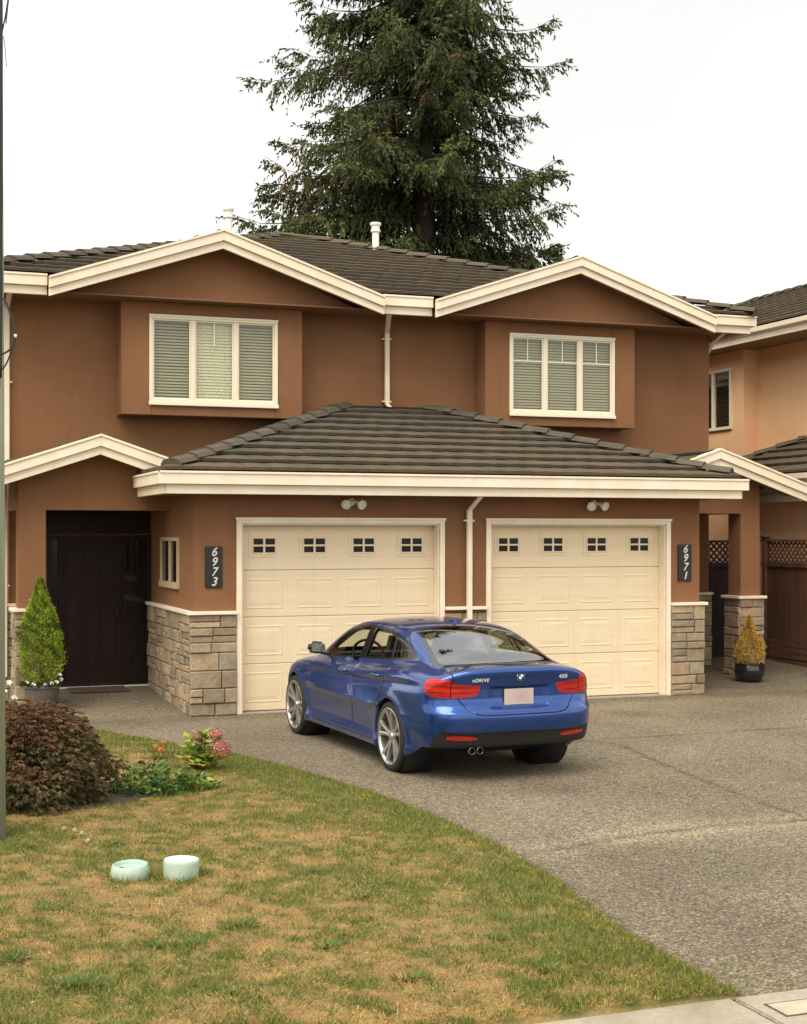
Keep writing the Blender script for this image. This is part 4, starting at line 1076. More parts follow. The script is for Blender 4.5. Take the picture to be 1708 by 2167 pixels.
def build_car():
    CAR_S = 1.03
    root = empty('parked_car', (1.292, -4.82, 0.0), R(2.9)); root.scale = (CAR_S,)*3
    tag(root, 'blue four door coupe parked nose in before the twin garage doors', 'car')
    V, F = surface_net()
    bm = bmesh.new()
    bv = [bm.verts.new(p) for p in V.tolist()]
    for q in F.tolist():
        try: bm.faces.new([bv[i] for i in q])
        except ValueError: pass
    bm.faces.ensure_lookup_table()
    lay = bm.faces.layers.int.new('part')
    SIDE_L = (Vector((0,1,0)), Vector((0,0,1)), lambda c: c.x < -0.25)
    SIDE_R = (Vector((0,1,0)), Vector((0,0,1)), lambda c: c.x > 0.25)
    REAR = (Vector((1,0,0)), Vector((0,0,1)), lambda c: c.y < 0.62)
    TOPR = (Vector((1,0,0)), Vector((0,1,0)), lambda c: c.z > 0.99 and c.y < 2.2)
    TOPF = (Vector((1,0,0)), Vector((0,1,0)), lambda c: c.z > 0.80 and c.y > 2.2)
    q_ = math.sqrt(0.5)
    DL = (Vector((q_,-q_,0)), Vector((0,0,1)), lambda c: c.x < -0.1 and c.y < 1.0)     # seen from the rear left corner
    DR = (Vector((q_,q_,0)), Vector((0,0,1)), lambda c: c.x > 0.1 and c.y < 1.0)
    def inside(poly, a, b):
        c = False; n = len(poly); j = n-1
        for i in range(n):
            if (poly[i][1] > b) != (poly[j][1] > b) and a < (poly[j][0]-poly[i][0])*(b-poly[i][1])/(poly[j][1]-poly[i][1])+poly[i][0]: c = not c
            j = i
        return c
    def cut(view, poly, pid, only=None):
        A, B, flt = view; D = A.cross(B)
        a0 = min(p[0] for p in poly)-0.03; a1 = max(p[0] for p in poly)+0.03; b0 = min(p[1] for p in poly)-0.03; b1 = max(p[1] for p in poly)+0.03
        sub = set()
        for f in bm.faces:
            c = f.calc_center_median()
            if not flt(c): continue
            if a0 < c.dot(A) < a1 and b0 < c.dot(B) < b1: sub.add(f)
        n = len(poly)
        for i in range(n):
            p, q = poly[i], poly[(i+1) % n]
            lo_a, hi_a = min(p[0], q[0])-1e-4, max(p[0], q[0])+1e-4; lo_b, hi_b = min(p[1], q[1])-1e-4, max(p[1], q[1])+1e-4
            fs = []
            for f in sub:
                fa = [v.co.dot(A) for v in f.verts]
                if max(fa) < lo_a or min(fa) > hi_a: continue
                fb = [v.co.dot(B) for v in f.verts]
                if max(fb) < lo_b or min(fb) > hi_b: continue
                fs.append(f)
            if not fs: continue
            co = A*p[0]+B*p[1]; d2 = (A*(q[0]-p[0])+B*(q[1]-p[1])); no = d2.cross(D).normalized()
            g = set(fs)
            for f in fs: g.update(f.edges); g.update(f.verts)
            res = bmesh.ops.bisect_plane(bm, geom=list(g), dist=2e-4, plane_co=co, plane_no=no)
            sub.difference_update(fs); sub = {f for f in sub if f.is_valid}
            sub.update(x for x in res['geom'] if isinstance(x, bmesh.types.BMFace)); sub.update(f for f in fs if f.is_valid)
        for f in sub:
            c = f.calc_center_median()
            if flt(c) and inside(poly, c.dot(A), c.dot(B)) and (only is None or f[lay] in only): f[lay] = pid
        return sub
    def arc(cy, cz, r, n=28, a0=0, a1=360): return [(cy+r*math.cos(R(a0+(a1-a0)*i/n)), cz+r*math.sin(R(a0+(a1-a0)*i/n))) for i in range(n)]
    def shrink(poly, d):
        """offset a closed polygon inwards"""
        n = len(poly); ar = sum(poly[i][0]*poly[(i+1) % n][1]-poly[(i+1) % n][0]*poly[i][1] for i in range(n)); s = 1 if ar > 0 else -1
        out = []
        for i in range(n):
            p0, p1, p2 = [Vector(poly[(i+k) % n]) for k in (-1, 0, 1)]
            e1 = (p1-p0).normalized(); e2 = (p2-p1).normalized()
            n1 = Vector((-e1.y, e1.x))*s; n2 = Vector((-e2.y, e2.x))*s; m = (n1+n2); m = m/max(m.dot(n1), 0.35)
            out.append(tuple(p1+m*d))
        return out
    def smooth_poly(pts, it=2, keep=()):
        for _ in range(it):
            o = []
            n = len(pts)
            for i in range(n):
                a, b = pts[i], pts[(i+1) % n]
                o += [(a[0]*.75+b[0]*.25, a[1]*.75+b[1]*.25), (a[0]*.25+b[0]*.75, a[1]*.25+b[1]*.75)]
            pts = o
        return pts
    (BODY, SEAM, DF, DR_, LID, GS_F, GS_R, DLO, RGL, RFR, WS, WSF, TL, DIFF, REF, ARCH, TLI, HOOD, TLD) = range(19)
    # doors (side view y, z)
    d_front = [(2.13,.245),(3.30,.245),(3.36,.34),(3.40,.60),(3.37,.92),(3.22,.985),(2.95,1.20),(2.75,1.315),(2.35,1.345),(2.10,1.345),(2.08,.98),(2.11,.60)]
    d_rear = [(1.50,.245),(2.12,.245),(2.10,.60),(2.07,.98),(2.09,1.345),(1.75,1.345),(1.35,1.31),(1.04,1.16),(0.99,1.08),(1.14,1.00),(1.20,.86),(1.26,.70),(1.40,.52),(1.485,.38)]
    for view in (SIDE_L, SIDE_R):
        for poly, pid in ((d_front, DF), (d_rear, DR_)):
            cut(view, poly, SEAM); cut(view, shrink(poly, 0.010), pid)
    # day-light opening: black trim, then the panes
    dlo = smooth_poly([(3.22,.955),(2.98,1.140),(2.80,1.250),(2.50,1.314),(2.10,1.330),(1.72,1.314),(1.38,1.264),(1.10,1.186),(.90,1.105),(.93,1.068),(1.10,1.046),(1.7,1.020),(2.5,.975),(3.0,.950)], 1)
    gf = [(3.10,.975),(2.95,1.125),(2.78,1.232),(2.50,1.290),(2.20,1.303),(2.165,0.962),(2.6,.990)]
    gr = [(2.04,1.020),(2.075,1.303),(1.75,1.292),(1.50,1.258),(1.42,1.050),(1.7,1.040)]
    gq = [(1.385,1.056),(1.455,1.245),(1.30,1.214),(1.08,1.150),(.985,1.098),(1.12,1.076)]
    for view in (SIDE_L, SIDE_R):
        cut(view, dlo, DLO); cut(view, gf, GS_F); cut(view, gr, GS_R); cut(view, gq, GS_R)
    # rear glass with its dark frit border, windscreen, bonnet
    rg = smooth_poly([(-.650,.47),(-.30,.385),(.30,.385),(.650,.47),(.61,.75),(.49,1.30),(.38,1.38),(0,1.405),(-.38,1.38),(-.49,1.30),(-.61,.75)], 2)
    cut(TOPR, rg, RFR); cut(TOPR, shrink(rg, 0.045), RGL)
    wsp = [(-.66,3.44),(0,3.60),(.66,3.47),(.50,2.80),(0,2.70),(-.50,2.80)]
    cut(TOPF, wsp, WSF); cut(TOPF, shrink(wsp, 0.035), WS)
    hd = [(-.74,3.62),(-.60,4.42),(0,4.52),(.60,4.42),(.74,3.62),(0,3.74)]
    cut(TOPF, hd, SEAM, {BODY}); cut(TOPF, shrink(hd, 0.007), HOOD, {SEAM})
    # boot lid (rear view x, z): shut line runs in from the light, down around the plate bowl
    lid = [(-.655,1.20),(-.655,.98),(-.645,.90),(-.60,.76),(-.515,.665),(-.45,.630),(-.37,.618),(.37,.618),(.45,.630),(.515,.665),(.60,.76),(.645,.90),(.655,.98),(.655,1.20)]
    cut(REAR, lid, SEAM, {BODY}); cut(REAR, shrink(lid, 0.011), LID, {SEAM})
    # lights: outer block and slimmer inner block
    def tl(s):
        def m(P): return [(s*p[0], p[1]) for p in P]
        wide = smooth_poly([(-.655,.985),(-.675,.785),(-.80,.800),(-.93,.842),(-.955,.880),(-.945,.962),(-.86,.998)], 1)
        return wide
    k2 = q_
    # outer block in the 45 degree view: coordinate a = q*(x - y) for the left side
    outer = [(-.555,.940),(-.560,.935),(-.575,.785),(-.575,.781),(-.69,.783),(-.77,.795),(-.815,.822),(-.838,.862),(-.828,.920),(-.785,.948),(-.70,.952)]
    cut(DL, smooth_poly(outer, 1), TL); cut(DR, smooth_poly([(-a, b) for a, b in outer], 1), TL)
    inner = [(-.680,.912),(-.600,.904),(-.520,.897),(-.400,.888),(-.388,.880),(-.425,.806),(-.440,.794),(-.56,.785),(-.690,.780)]
    cut(REAR, inner, TLI, {LID, SEAM, BODY}); cut(REAR, [(-a, b) for a, b in inner], TLI, {LID, SEAM, BODY})
    # lamp break line at the lid edge, and dark bars inside the lens
    for s in (-1, 1):
        cut(REAR, [(s*.672, .74), (s*.662, .74), (s*.655, .97), (s*.665, .97)], SEAM, {TL, TLI})
        for zc in (.822, .872): cut(REAR, smooth_poly([(s*.47, zc-.004), (s*.64, zc-.005), (s*.64, zc+.005), (s*.47, zc+.004)], 1), TLD, {TLI})
        for zc in (.832, .888): cut((DL if s < 0 else DR), smooth_poly([(s*.60, zc-.005), (s*.80, zc-.004), (s*.80, zc+.004), (s*.60, zc+.006)], 1), TLD, {TL})
    # black diffuser, reflectors
    df = [(-.805,.26),(-.810,.41),(-.755,.492),(-.60,.462),(-.40,.462),(0,.470),(.40,.462),(.60,.462),(.755,.492),(.810,.40),(.805,.25),(.70,.10),(-.70,.10)]
    cut(REAR, df, DIFF, {BODY})
    for s in (-1, 1): cut(REAR, smooth_poly([(s*.705,.400),(s*.43,.392),(s*.43,.425),(s*.705,.442)], 1), REF, {DIFF})
    cut(REAR, [(-.33,.462),(-.36,.505),(.36,.505),(.33,.462)], BODY, set())
    # wheel openings
    for view in (SIDE_L, SIDE_R):
        for ay in (AX_R, AX_F): cut(view, arc(ay, WZ, 0.372, 32), ARCH)
    bmesh.ops.delete(bm, geom=[f for f in bm.faces if f[lay] == ARCH], context='FACES')
    # underside opens too
    bmesh.ops.triangulate(bm, faces=[f for f in bm.faces if len(f.verts) > 5])
    bm.verts.index_update(); bm.faces.ensure_lookup_table()
    P = np.array([v.co[:] for v in bm.verts]); Pn = newton(P.copy(), 2)
    ok = np.linalg.norm(Pn-P, axis=1) < 0.004; P[ok] = Pn[ok]
    N = grad(P); N /= np.linalg.norm(N, axis=1)[:,None]
    faces = [([v.index for v in f.verts], f[lay], f.calc_center_median().copy()) for f in bm.faces]
    bm.free()
    off = np.array([0, AX_R, 0])
    def part(name, sel, material, parent=root, push=0.0, thick=0.0, rename=None):
        fs = [f for f in faces if sel(f)]
        if not fs: print('EMPTY', name); return None
        used = sorted({i for f in fs for i in f[0]}); mp_ = {i: k for k, i in enumerate(used)}
        v = P[used]+N[used]*push-off; nrm_ = N[used]
        fl = [[mp_[i] for i in f[0]] for f in fs]; vl = v.tolist(); nl = nrm_.tolist()
        if thick:   # folded-in edge so that panels have depth
            ec = {}
            for f in fl:
                for a, b in zip(f, f[1:]+f[:1]): ec[(a, b)] = 1
            bnd = [(a, b) for (a, b) in ec if (b, a) not in ec]
            bi = {}
            for a, b in bnd:
                for t in (a, b):
                    if t not in bi: bi[t] = len(vl); vl.append((v[t]-nrm_[t]*thick).tolist()); nl.append(nrm_[t].tolist())
            nf = len(fl)
            for a, b in bnd: fl.append([b, a, bi[a], bi[b]])
        me = bpy.data.meshes.new(name); me.from_pydata(vl, [], fl)
        me.polygons.foreach_set('use_smooth', [True]*len(fl))
        me.normals_split_custom_set_from_vertices([tuple(q) for q in nl])
        o = bpy.data.objects.new(name, me); C.objects.link(o); o.parent = parent
        ORG[o.name] = Vector((0,0,0)); me.materials.append(material)
        return o
    paint = bpy.data.materials.new('metallic blue paint'); paint.use_nodes = True
    p = paint.node_tree.nodes['Principled BSDF']; nn_ = paint.node_tree.nodes; ll = paint.node_tree.links
    p.inputs['Base Color'].default_value = (0.008, 0.03, 0.16, 1); p.inputs['Metallic'].default_value = 0.75; p.inputs['Roughness'].default_value = 0.30
    p.inputs['Coat Weight'].default_value = 1; p.inputs['Coat Roughness'].default_value = 0.02; p.inputs['Coat IOR'].default_value = 1.5
    tcn = nn_.new('ShaderNodeTexCoord'); vz = nn_.new('ShaderNodeTexVoronoi'); vz.inputs['Scale'].default_value = 900
    ll.new(tcn.outputs['Object'], vz.inputs[0])
    mx = nn_.new('ShaderNodeMix'); mx.data_type = 'RGBA'; mx.inputs[6].default_value = (0.005, 0.034, 0.190, 1); mx.inputs[7].default_value = (0.017, 0.085, 0.350, 1)
    ll.new(vz.outputs['Color'], mx.inputs[0]); ll.new(mx.outputs[2], p.inputs['Base Color'])
    cg = glass_mat('car window glass', (0.84, 0.88, 0.80), 0.0, 1.34, fac=0.0)
    rgm = glass_mat('rear window glass', (0.30, 0.36, 0.32), 0.015, 1.6, fac=0.22)
    blk = mat('gloss black trim', (0.008, 0.008, 0.009), 0.18, spec=0.5)
    sat = mat('satin black plastic', (0.014, 0.014, 0.015), 0.5)
    frit = mat('black glass border', (0.020, 0.022, 0.022), 0.05, spec=0.8, coat=0.5)
    redm = mat('red lamp lens', (0.62, 0.016, 0.010), 0.22, coat=0.5, vary=(0.16, 0.004, 0.004), vscale=9, stretch=(0.25, 0.25, 7), spec=0.3)
    redd = mat('dark red lamp lens', (0.10, 0.006, 0.006), 0.2, coat=0.6)
    chrome = mat('polished metal', (0.62, 0.60, 0.56), 0.15, metal=1.0)
    refl = mat('red reflector', (0.42, 0.012, 0.012), 0.2, coat=0.6)
    seam = mat('panel gap', (0.002, 0.002, 0.004), 0.7)
    is_ = lambda *ids: (lambda f: f[1] in ids)
    part('body', is_(BODY), paint, thick=0.03)
    part('panel_gap', is_(SEAM), seam, push=-0.008)
    for nm, pid in (('front_door', DF), ('rear_door', DR_)):
        for s in (-1, 1): part(nm, lambda f, pid=pid, s=s: f[1] == pid and f[2].x*s > 0, paint, thick=0.02)
    part('boot_lid', is_(LID), paint, thick=0.02)
    part('bonnet', is_(HOOD), paint, thick=0.02)
    for s in (-1, 1):
        part('window_surround', lambda f, s=s: f[1] == DLO and f[2].x*s > 0, blk, push=-0.001, thick=0.01)
        part('door_window', lambda f, s=s: f[1] == GS_F and f[2].x*s > 0, cg, push=-0.006)
        part('door_window', lambda f, s=s: f[1] == GS_R and f[2].x*s > 0, cg, push=-0.006)
        part('tail_light', lambda f, s=s: f[1] in (TL,) and f[2].x*s > 0, redm, push=0.004, thick=0.02)
        part('tail_light', lambda f, s=s: f[1] in (TLI,) and f[2].x*s > 0, redm, push=0.002, thick=0.02)
        part('lamp_bar', lambda f, s=s: f[1] == TLD and f[2].x*s > 0, redd, push=0.003, thick=0.01)
        part('reflector', lambda f, s=s: f[1] == REF and f[2].x*s > 0, refl, push=0.004, thick=0.01)
    rgo = part('rear_window', is_(RGL), rgm, push=-0.002)
    part('window_border', is_(RFR), frit, push=-0.001, thick=0.01)
    part('windscreen', is_(WS), cg, push=-0.002); part('window_border', is_(WSF), frit, push=-0.001)
    part('diffuser', is_(DIFF), sat, push=-0.004, thick=0.02)
    # inner shell: dark lining wherever the body is opaque, so the cabin reads as a cabin
    lin = mat('dark cabin lining', (0.020, 0.018, 0.016), 0.9)
    glassids = (GS_F, GS_R, RGL, WS)
    part('cabin_lining', lambda f: f[1] not in glassids and f[2].z > 0.45, lin, push=-0.045)
    def cb(*a): return a
    # ---- loose helpers in car coordinates (y measured from the rear bumper)
    def mbuild(m_, name, material, parent=root, **k):
        m_.v = [(v[0], v[1]-AX_R, v[2]) for v in m_.v]
        o = m_.build(name, material, None, **k); o.parent = parent; return o
    # under-tray and wheel wells
    u = MB(); u.box(-0.70, 0.70, 0.75, 4.35, 0.20, 0.30); u.box(-0.74, 0.74, 1.45, 3.45, 0.185, 0.28); u.box(-0.60, 0.60, 0.25, 0.6, 0.30, 0.36)
    mbuild(u, 'undertray', sat, bevel=0.02)
    u = MB(); u.smooth = True
    for s in (-1, 1):
        for ay in (AX_R, AX_F):
            pr = [(0.372, 0.0), (0.38, -0.10), (0.38, -0.30), (0.02, -0.30)]
            u.lathe([(r_, s*(0.865)+s*h_) for r_, h_ in pr], (0, ay, WZ), 40, axis='x'); mbuild(u, 'wheel_arch_liner', sat); u = MB(); u.smooth = True
    # black arch lip returns
    # ---- floor, seats, wheel, headrests
    fl_ = MB(); fl_.box(-0.75, 0.75, 0.7, 3.6, 0.30, 0.36); fl_.box(-0.62, 0.62, 0.35, 1.15, 0.80, 0.98)
    fl_.box(-0.74, 0.74, 3.15, 3.5, 0.55, 0.955)
    mbuild(fl_, 'cabin_floor', lin, bevel=0.03)
    leather = mat('black leather', (0.025, 0.022, 0.020), 0.5)
    def seat(x, y, w_):
        s_ = MB()
        s_.hexa([(x-w_,y,.42),(x+w_,y,.42),(x+w_,y+.52,.44),(x-w_,y+.52,.44),(x-w_,y,.60),(x+w_,y,.60),(x+w_,y+.52,.63),(x-w_,y+.52,.63)])
        s_.hexa([(x-w_,y-.06,.52),(x+w_,y-.06,.52),(x+w_,y+.10,.55),(x-w_,y+.10,.55),(x-w_*.75,y-.26,1.04),(x+w_*.75,y-.26,1.04),(x+w_*.75,y-.14,1.05),(x-w_*.75,y-.14,1.05)])
        o = mbuild(s_, 'seat', leather, bevel=0.045)
        h = MB(); h.hexa([(x-.13,y-.29,1.07),(x+.13,y-.29,1.07),(x+.13,y-.18,1.07),(x-.13,y-.18,1.07),(x-.10,y-.31,1.22),(x+.10,y-.31,1.22),(x+.10,y-.21,1.22),(x-.10,y-.21,1.22)])
        h.tube([(x-.05,y-.22,1.02),(x-.05,y-.24,1.1)], .008); h.tube([(x+.05,y-.22,1.02),(x+.05,y-.24,1.1)], .008)
        h2 = mbuild(h, 'headrest', leather, bevel=0.02); h2.parent = o
    for x in (-.36, .36): seat(x, 2.32, .25)
    b = MB(); b.hexa([(-.62,1.35,.45),(.62,1.35,.45),(.62,1.85,.45),(-.62,1.85,.45),(-.62,1.35,.62),(.62,1.35,.62),(.62,1.85,.62),(-.62,1.85,.62)])
    b.hexa([(-.60,1.28,.55),(.60,1.28,.55),(.60,1.42,.58),(-.60,1.42,.58),(-.52,1.10,1.00),(.52,1.10,1.00),(.52,1.20,1.02),(-.52,1.20,1.02)])
    mbuild(b, 'rear_bench', leather, bevel=0.04)
    st = MB(); st.smooth = True
    pts = [(-.36+.185*math.cos(a), 2.93+.07*math.sin(a), .94+.17*math.sin(a)) for a in [i*math.pi/12 for i in range(25)]]
    st.tube(pts, .016, 8, cap=False); st.tube([(-.53,2.93,.94),(-.19,2.93,.94)], .02, 6); st.tube([(-.36,2.94,.94),(-.36,3.2,.86)], .03, 8)
    mbuild(st, 'steering_wheel', sat)
    # ---- wheels
    tyre_m = mat('tyre rubber', (0.016, 0.015, 0.014), 0.85, bump=0.4, bscale=60)
    rim_m = mat('alloy silver', (0.56, 0.54, 0.50), 0.28, metal=0.85); disc_m = mat('brake disc', (0.18, 0.17, 0.16), 0.4, metal=0.7)
    barrel_m = mat('rim barrel', (0.10, 0.095, 0.09), 0.4, metal=0.6)
    def wheel(s, ay, first=None):
        xo = s*0.905                              # outer face of the tyre
        if first is not None:
            t0 = first; t = t0.copy(); C.objects.link(t); t.parent = root; t.location = (xo, ay-AX_R, WZ); t.rotation_euler = (R(35 if ay > 2 else 0), 0, 0 if s < 0 else math.pi)
            def rec(src, dst):
                for ch in list(src.children):
                    c = ch.copy(); C.objects.link(c); c.parent = dst; c.location = ch.location; rec(ch, c)
            rec(t0, t); return t
        T = MB(); T.smooth = True; RO = 0.335; RI = 0.268   # local: x=0 is the outer face, +x inwards
        prof = [(RI, .018), (RI+.008, .004), (.292, .001), (.314, .006), (.328, .020), (RO, .045)]
        for g in range(4):
            x = .07+g*.035; prof += [(RO, x-.004), (RO-.007, x-.003), (RO-.007, x+.003), (RO, x+.004)]
        prof += [(RO, .185), (.325, .205), (.30, .214), (RI+.01, .210), (RI, .20)]
        T.lathe([(r_, h_) for r_, h_ in prof], (0, 0, 0), 64, axis='x', closed=True)
        t = T.build('wheel', tyre_m, None, angle=35); t.parent = root; t.location = (xo, ay-AX_R, WZ)
        t.rotation_euler = (R(12), 0, 0)
        rim = MB(); rim.smooth = True
        rim.lathe([(.274, .002), (.268, .000), (.258, .006), (.250, .020)], (0,0,0), 64, axis='x')
        ri = rim.build('rim', rim_m, t, origin=(0,0,0), angle=40)
        br = MB(); br.smooth = True; br.lathe([(.250, .020), (.240, .05), (.230, .20), (.05, .20)], (0,0,0), 48, axis='x')
        br.build('rim_barrel', barrel_m, t, origin=(0,0,0))
        dk = MB(); dk.smooth = True; dk.lathe([(.16, .115), (.16, .09), (.075, .088), (.07, .06), (.0, .06)], (0,0,0), 40, axis='x'); dk.build('brake_disc', disc_m, t, origin=(0,0,0), angle=40)
        sp = MB()
        for k in range(5):
            for dv in (-1, 1):
                a = 2*math.pi*k/5; da = dv*0.20
                # spoke: twin bars leaving the hub side by side and spreading to the rim
                def pt(r_, ang, x): return (x, r_*math.cos(ang), r_*math.sin(ang))
                secs = [(.050, a+dv*.24, .030, .016), (.125, a+dv*.150, .022, .017), (.20, a+dv*.190, .012, .019), (.258, a+dv*.235, .006, .026)]
                rings = []
                for r_, an, x, hw in secs:
                    c = Vector(pt(r_, an, x)); tn = Vector((0, -math.sin(an), math.cos(an)))
                    rings.append([c+tn*hw+Vector((.030,0,0)), c+tn*hw*0.9+Vector((.004,0,0)), c+tn*hw*.25, c-tn*hw*.9+Vector((.003,0,0)), c-tn*hw+Vector((.030,0,0))])
                vs = [q for r_ in rings for q in r_]; fs = []
                for i in range(3):
                    for j in range(4): fs.append((i*5+j, i*5+j+1, (i+1)*5+j+1, (i+1)*5+j))
                sp.add(vs, fs)
        sp.build('spoke', rim_m, t, origin=(0,0,0), angle=30)
        hb = MB(); hb.smooth = True; hb.lathe([(.0, .018), (.030, .018), (.034, .022), (.036, .03), (.062, .032), (.066, .05)], (0,0,0), 30, axis='x'); hb.build('hub_cap', rim_m, t, origin=(0,0,0), angle=40)
        return t
    w0 = wheel(-1, AX_R)
    for s, ay in ((-1, AX_F), (1, AX_R), (1, AX_F)): wheel(s, ay, w0)
    # ---- mirrors, handles, fin, exhaust, badges, plate
    for s in (-1, 1):
        m_ = MB()
        x0, x1 = s*.86, s*1.055
        m_.hexa([(x0,2.90,.975),(x1,2.91,.995),(x1-s*.01,3.06,1.00),(x0,3.08,.98),(x0,2.91,1.105),(x1-s*.02,2.92,1.125),(x1-s*.04,3.02,1.115),(x0,3.04,1.10)])
        mo_ = mbuild(m_, 'door_mirror', paint if s > 9 else blk, bevel=0.032)
        for p_ in mo_.data.polygons: p_.use_smooth = True
        g2 = MB(); g2.hexa([(x0+s*.022,2.892,.998),(x1-s*.022,2.900,1.014),(x1-s*.022,2.898,1.014),(x0+s*.022,2.89,.998),(x0+s*.022,2.898,1.090),(x1-s*.038,2.906,1.106),(x1-s*.038,2.904,1.106),(x0+s*.022,2.896,1.090)])
        gm = mbuild(g2, 'mirror_glass', mat('tinted mirror', (0.30, 0.31, 0.27), 0.08, metal=1.0)); gm.parent = mo_
        a_ = MB(); a_.hexa([(s*.78,2.96,.945),(s*.90,2.96,.975),(s*.90,3.03,.975),(s*.78,3.03,.945),(s*.78,2.96,.975),(s*.90,2.96,1.0),(s*.90,3.03,1.0),(s*.78,3.03,.975)])
        am = mbuild(a_, 'mirror_arm', blk, bevel=0.006); am.parent = mo_
        for (hy, hz) in ((2.36, .870), (1.38, .905)):
            h_ = MB(); h_.smooth = True
            xs_h = []
            for dy in (-.11, -.09, 0, .07, .09):
                yy = hy+dy; q = newton(np.array([[s*.88, yy, hz+.0]]), 6)[0]; lift = .0 if abs(dy) > .1 or dy > .08 else .028
                xs_h.append((q[0]+s*lift, yy, hz-.01+dy*0.0))
            h_.tube(xs_h, [.012, .014, .015, .014, .012], 8)
            mbuild(h_, 'door_handle', paint)
    fn = MB(); fn.hexa([(-.032,1.46,1.35),(.032,1.46,1.35),(.024,1.66,1.368),(-.024,1.66,1.368),(-.012,1.48,1.415),(.012,1.48,1.415),(.006,1.56,1.405),(-.006,1.56,1.405)])
    fo = mbuild(fn, 'roof_antenna', paint, bevel=0.006)
    ex = MB(); ex.smooth = True
    for x in (-.48, -.400): ex.lathe([(.026, .10), (.031, .10), (.033, .0), (.031, -.003), (.029, .0), (.027, .10)], (x, .085, .300), 24, axis='y')
    mbuild(ex, 'exhaust_tip', mat('dark chrome', (0.30, 0.29, 0.28), 0.2, metal=1.0))
    ex = MB(); ex.smooth = True
    for x in (-.48, -.400): ex.lathe([(.028, .05), (.0, .05)], (x, .085, .300), 24, axis='y')
    mbuild(ex, 'exhaust_bore', seam)
    ys_ = newton(np.array([[0.0, .07, .80]]), 8)[0][1]
    pl = MB(); pl.box(-.152, .152, ys_-.016, ys_-.004, .700, .850)
    plate_m = bpy.data.materials.new('licence plate face'); plate_m.use_nodes = True
    pn = plate_m.node_tree.nodes; pll = plate_m.node_tree.links; pb_ = pn['Principled BSDF']; pb_.inputs['Roughness'].default_value = 0.4
    t_ = pn.new('ShaderNodeTexCoord'); gz_ = pn.new('ShaderNodeTexGradient'); gz_.gradient_type = 'SPHERICAL'; mpp = pn.new('ShaderNodeMapping')
    mpp.inputs['Scale'].default_value = (7.5, 0.001, 13); mpp.inputs['Location'].default_value = (-0.15, 0, -10.03)
    pll.new(t_.outputs['Object'], mpp.inputs[0]); pll.new(mpp.outputs[0], gz_.inputs[0])
    rr = pn.new('ShaderNodeValToRGB'); rr.color_ramp.elements[0].color = (0.46, 0.41, 0.37, 1); rr.color_ramp.elements[1].color = (0.46, 0.30, 0.28, 1)
    pll.new(gz_.outputs[0], rr.inputs[0]); pll.new(rr.outputs[0], pb_.inputs['Base Color'])
    mbuild(pl, 'licence_plate', plate_m, bevel=0.004)
    pf = MB(); pf.box(-.162, .162, ys_-.010, ys_+.01, .691, .859); mbuild(pf, 'plate_frame', sat, bevel=0.004)
    # emblem: dark ring with a quartered white and blue disc
    yr = newton(np.array([[0.0, .07, .962]]), 8)[0][1]
    em = MB(); em.smooth = True; em.lathe([(.0, .0), (.041, .0), (.041, -.010), (.037, -.013), (.0, -.013)], (0, yr+.004, 0.962), 32, axis='y'); e0 = mbuild(em, 'boot_emblem', chrome, angle=40)
    em = MB(); em.smooth = True; em.lathe([(.0, -.0145), (.036, -.0145)], (0, yr+.004, 0.962), 32, axis='y'); e1 = mbuild(em, 'emblem_ring', seam); e1.parent = e0
    for mi_, qs in ((M['white'], (0, 2)), (mat('emblem blue', (0.02, 0.16, 0.55), 0.3), (1, 3))):
        em = MB()
        for q in qs:
            pts = [(0, yr-.0115, 0.962)]+[(.024*math.cos(R(q*90+i*15)), yr-.0115, 0.962+.024*math.sin(R(q*90+i*15))) for i in range(7)]
            em.add(pts, [tuple(range(8))])
        e2 = mbuild(em, 'emblem_quarter', mi_, recalc=False); e2.parent = e0
    for txt, x, z, sz in (('xDRIVE', -.40, .938, .046), ('435i', .46, .945, .050)):
        yy = newton(np.array([[x, .10, z]]), 8)[0][1]; nx_ = grad(np.array([[x, yy, z]]))[0]
        t_o = text_object(txt, sz, (x, yy-AX_R-.006, z), (R(90), 0, math.atan2(nx_[0], -nx_[1])), root, M['digit'], 'boot_badge')
    return root
car = build_car()
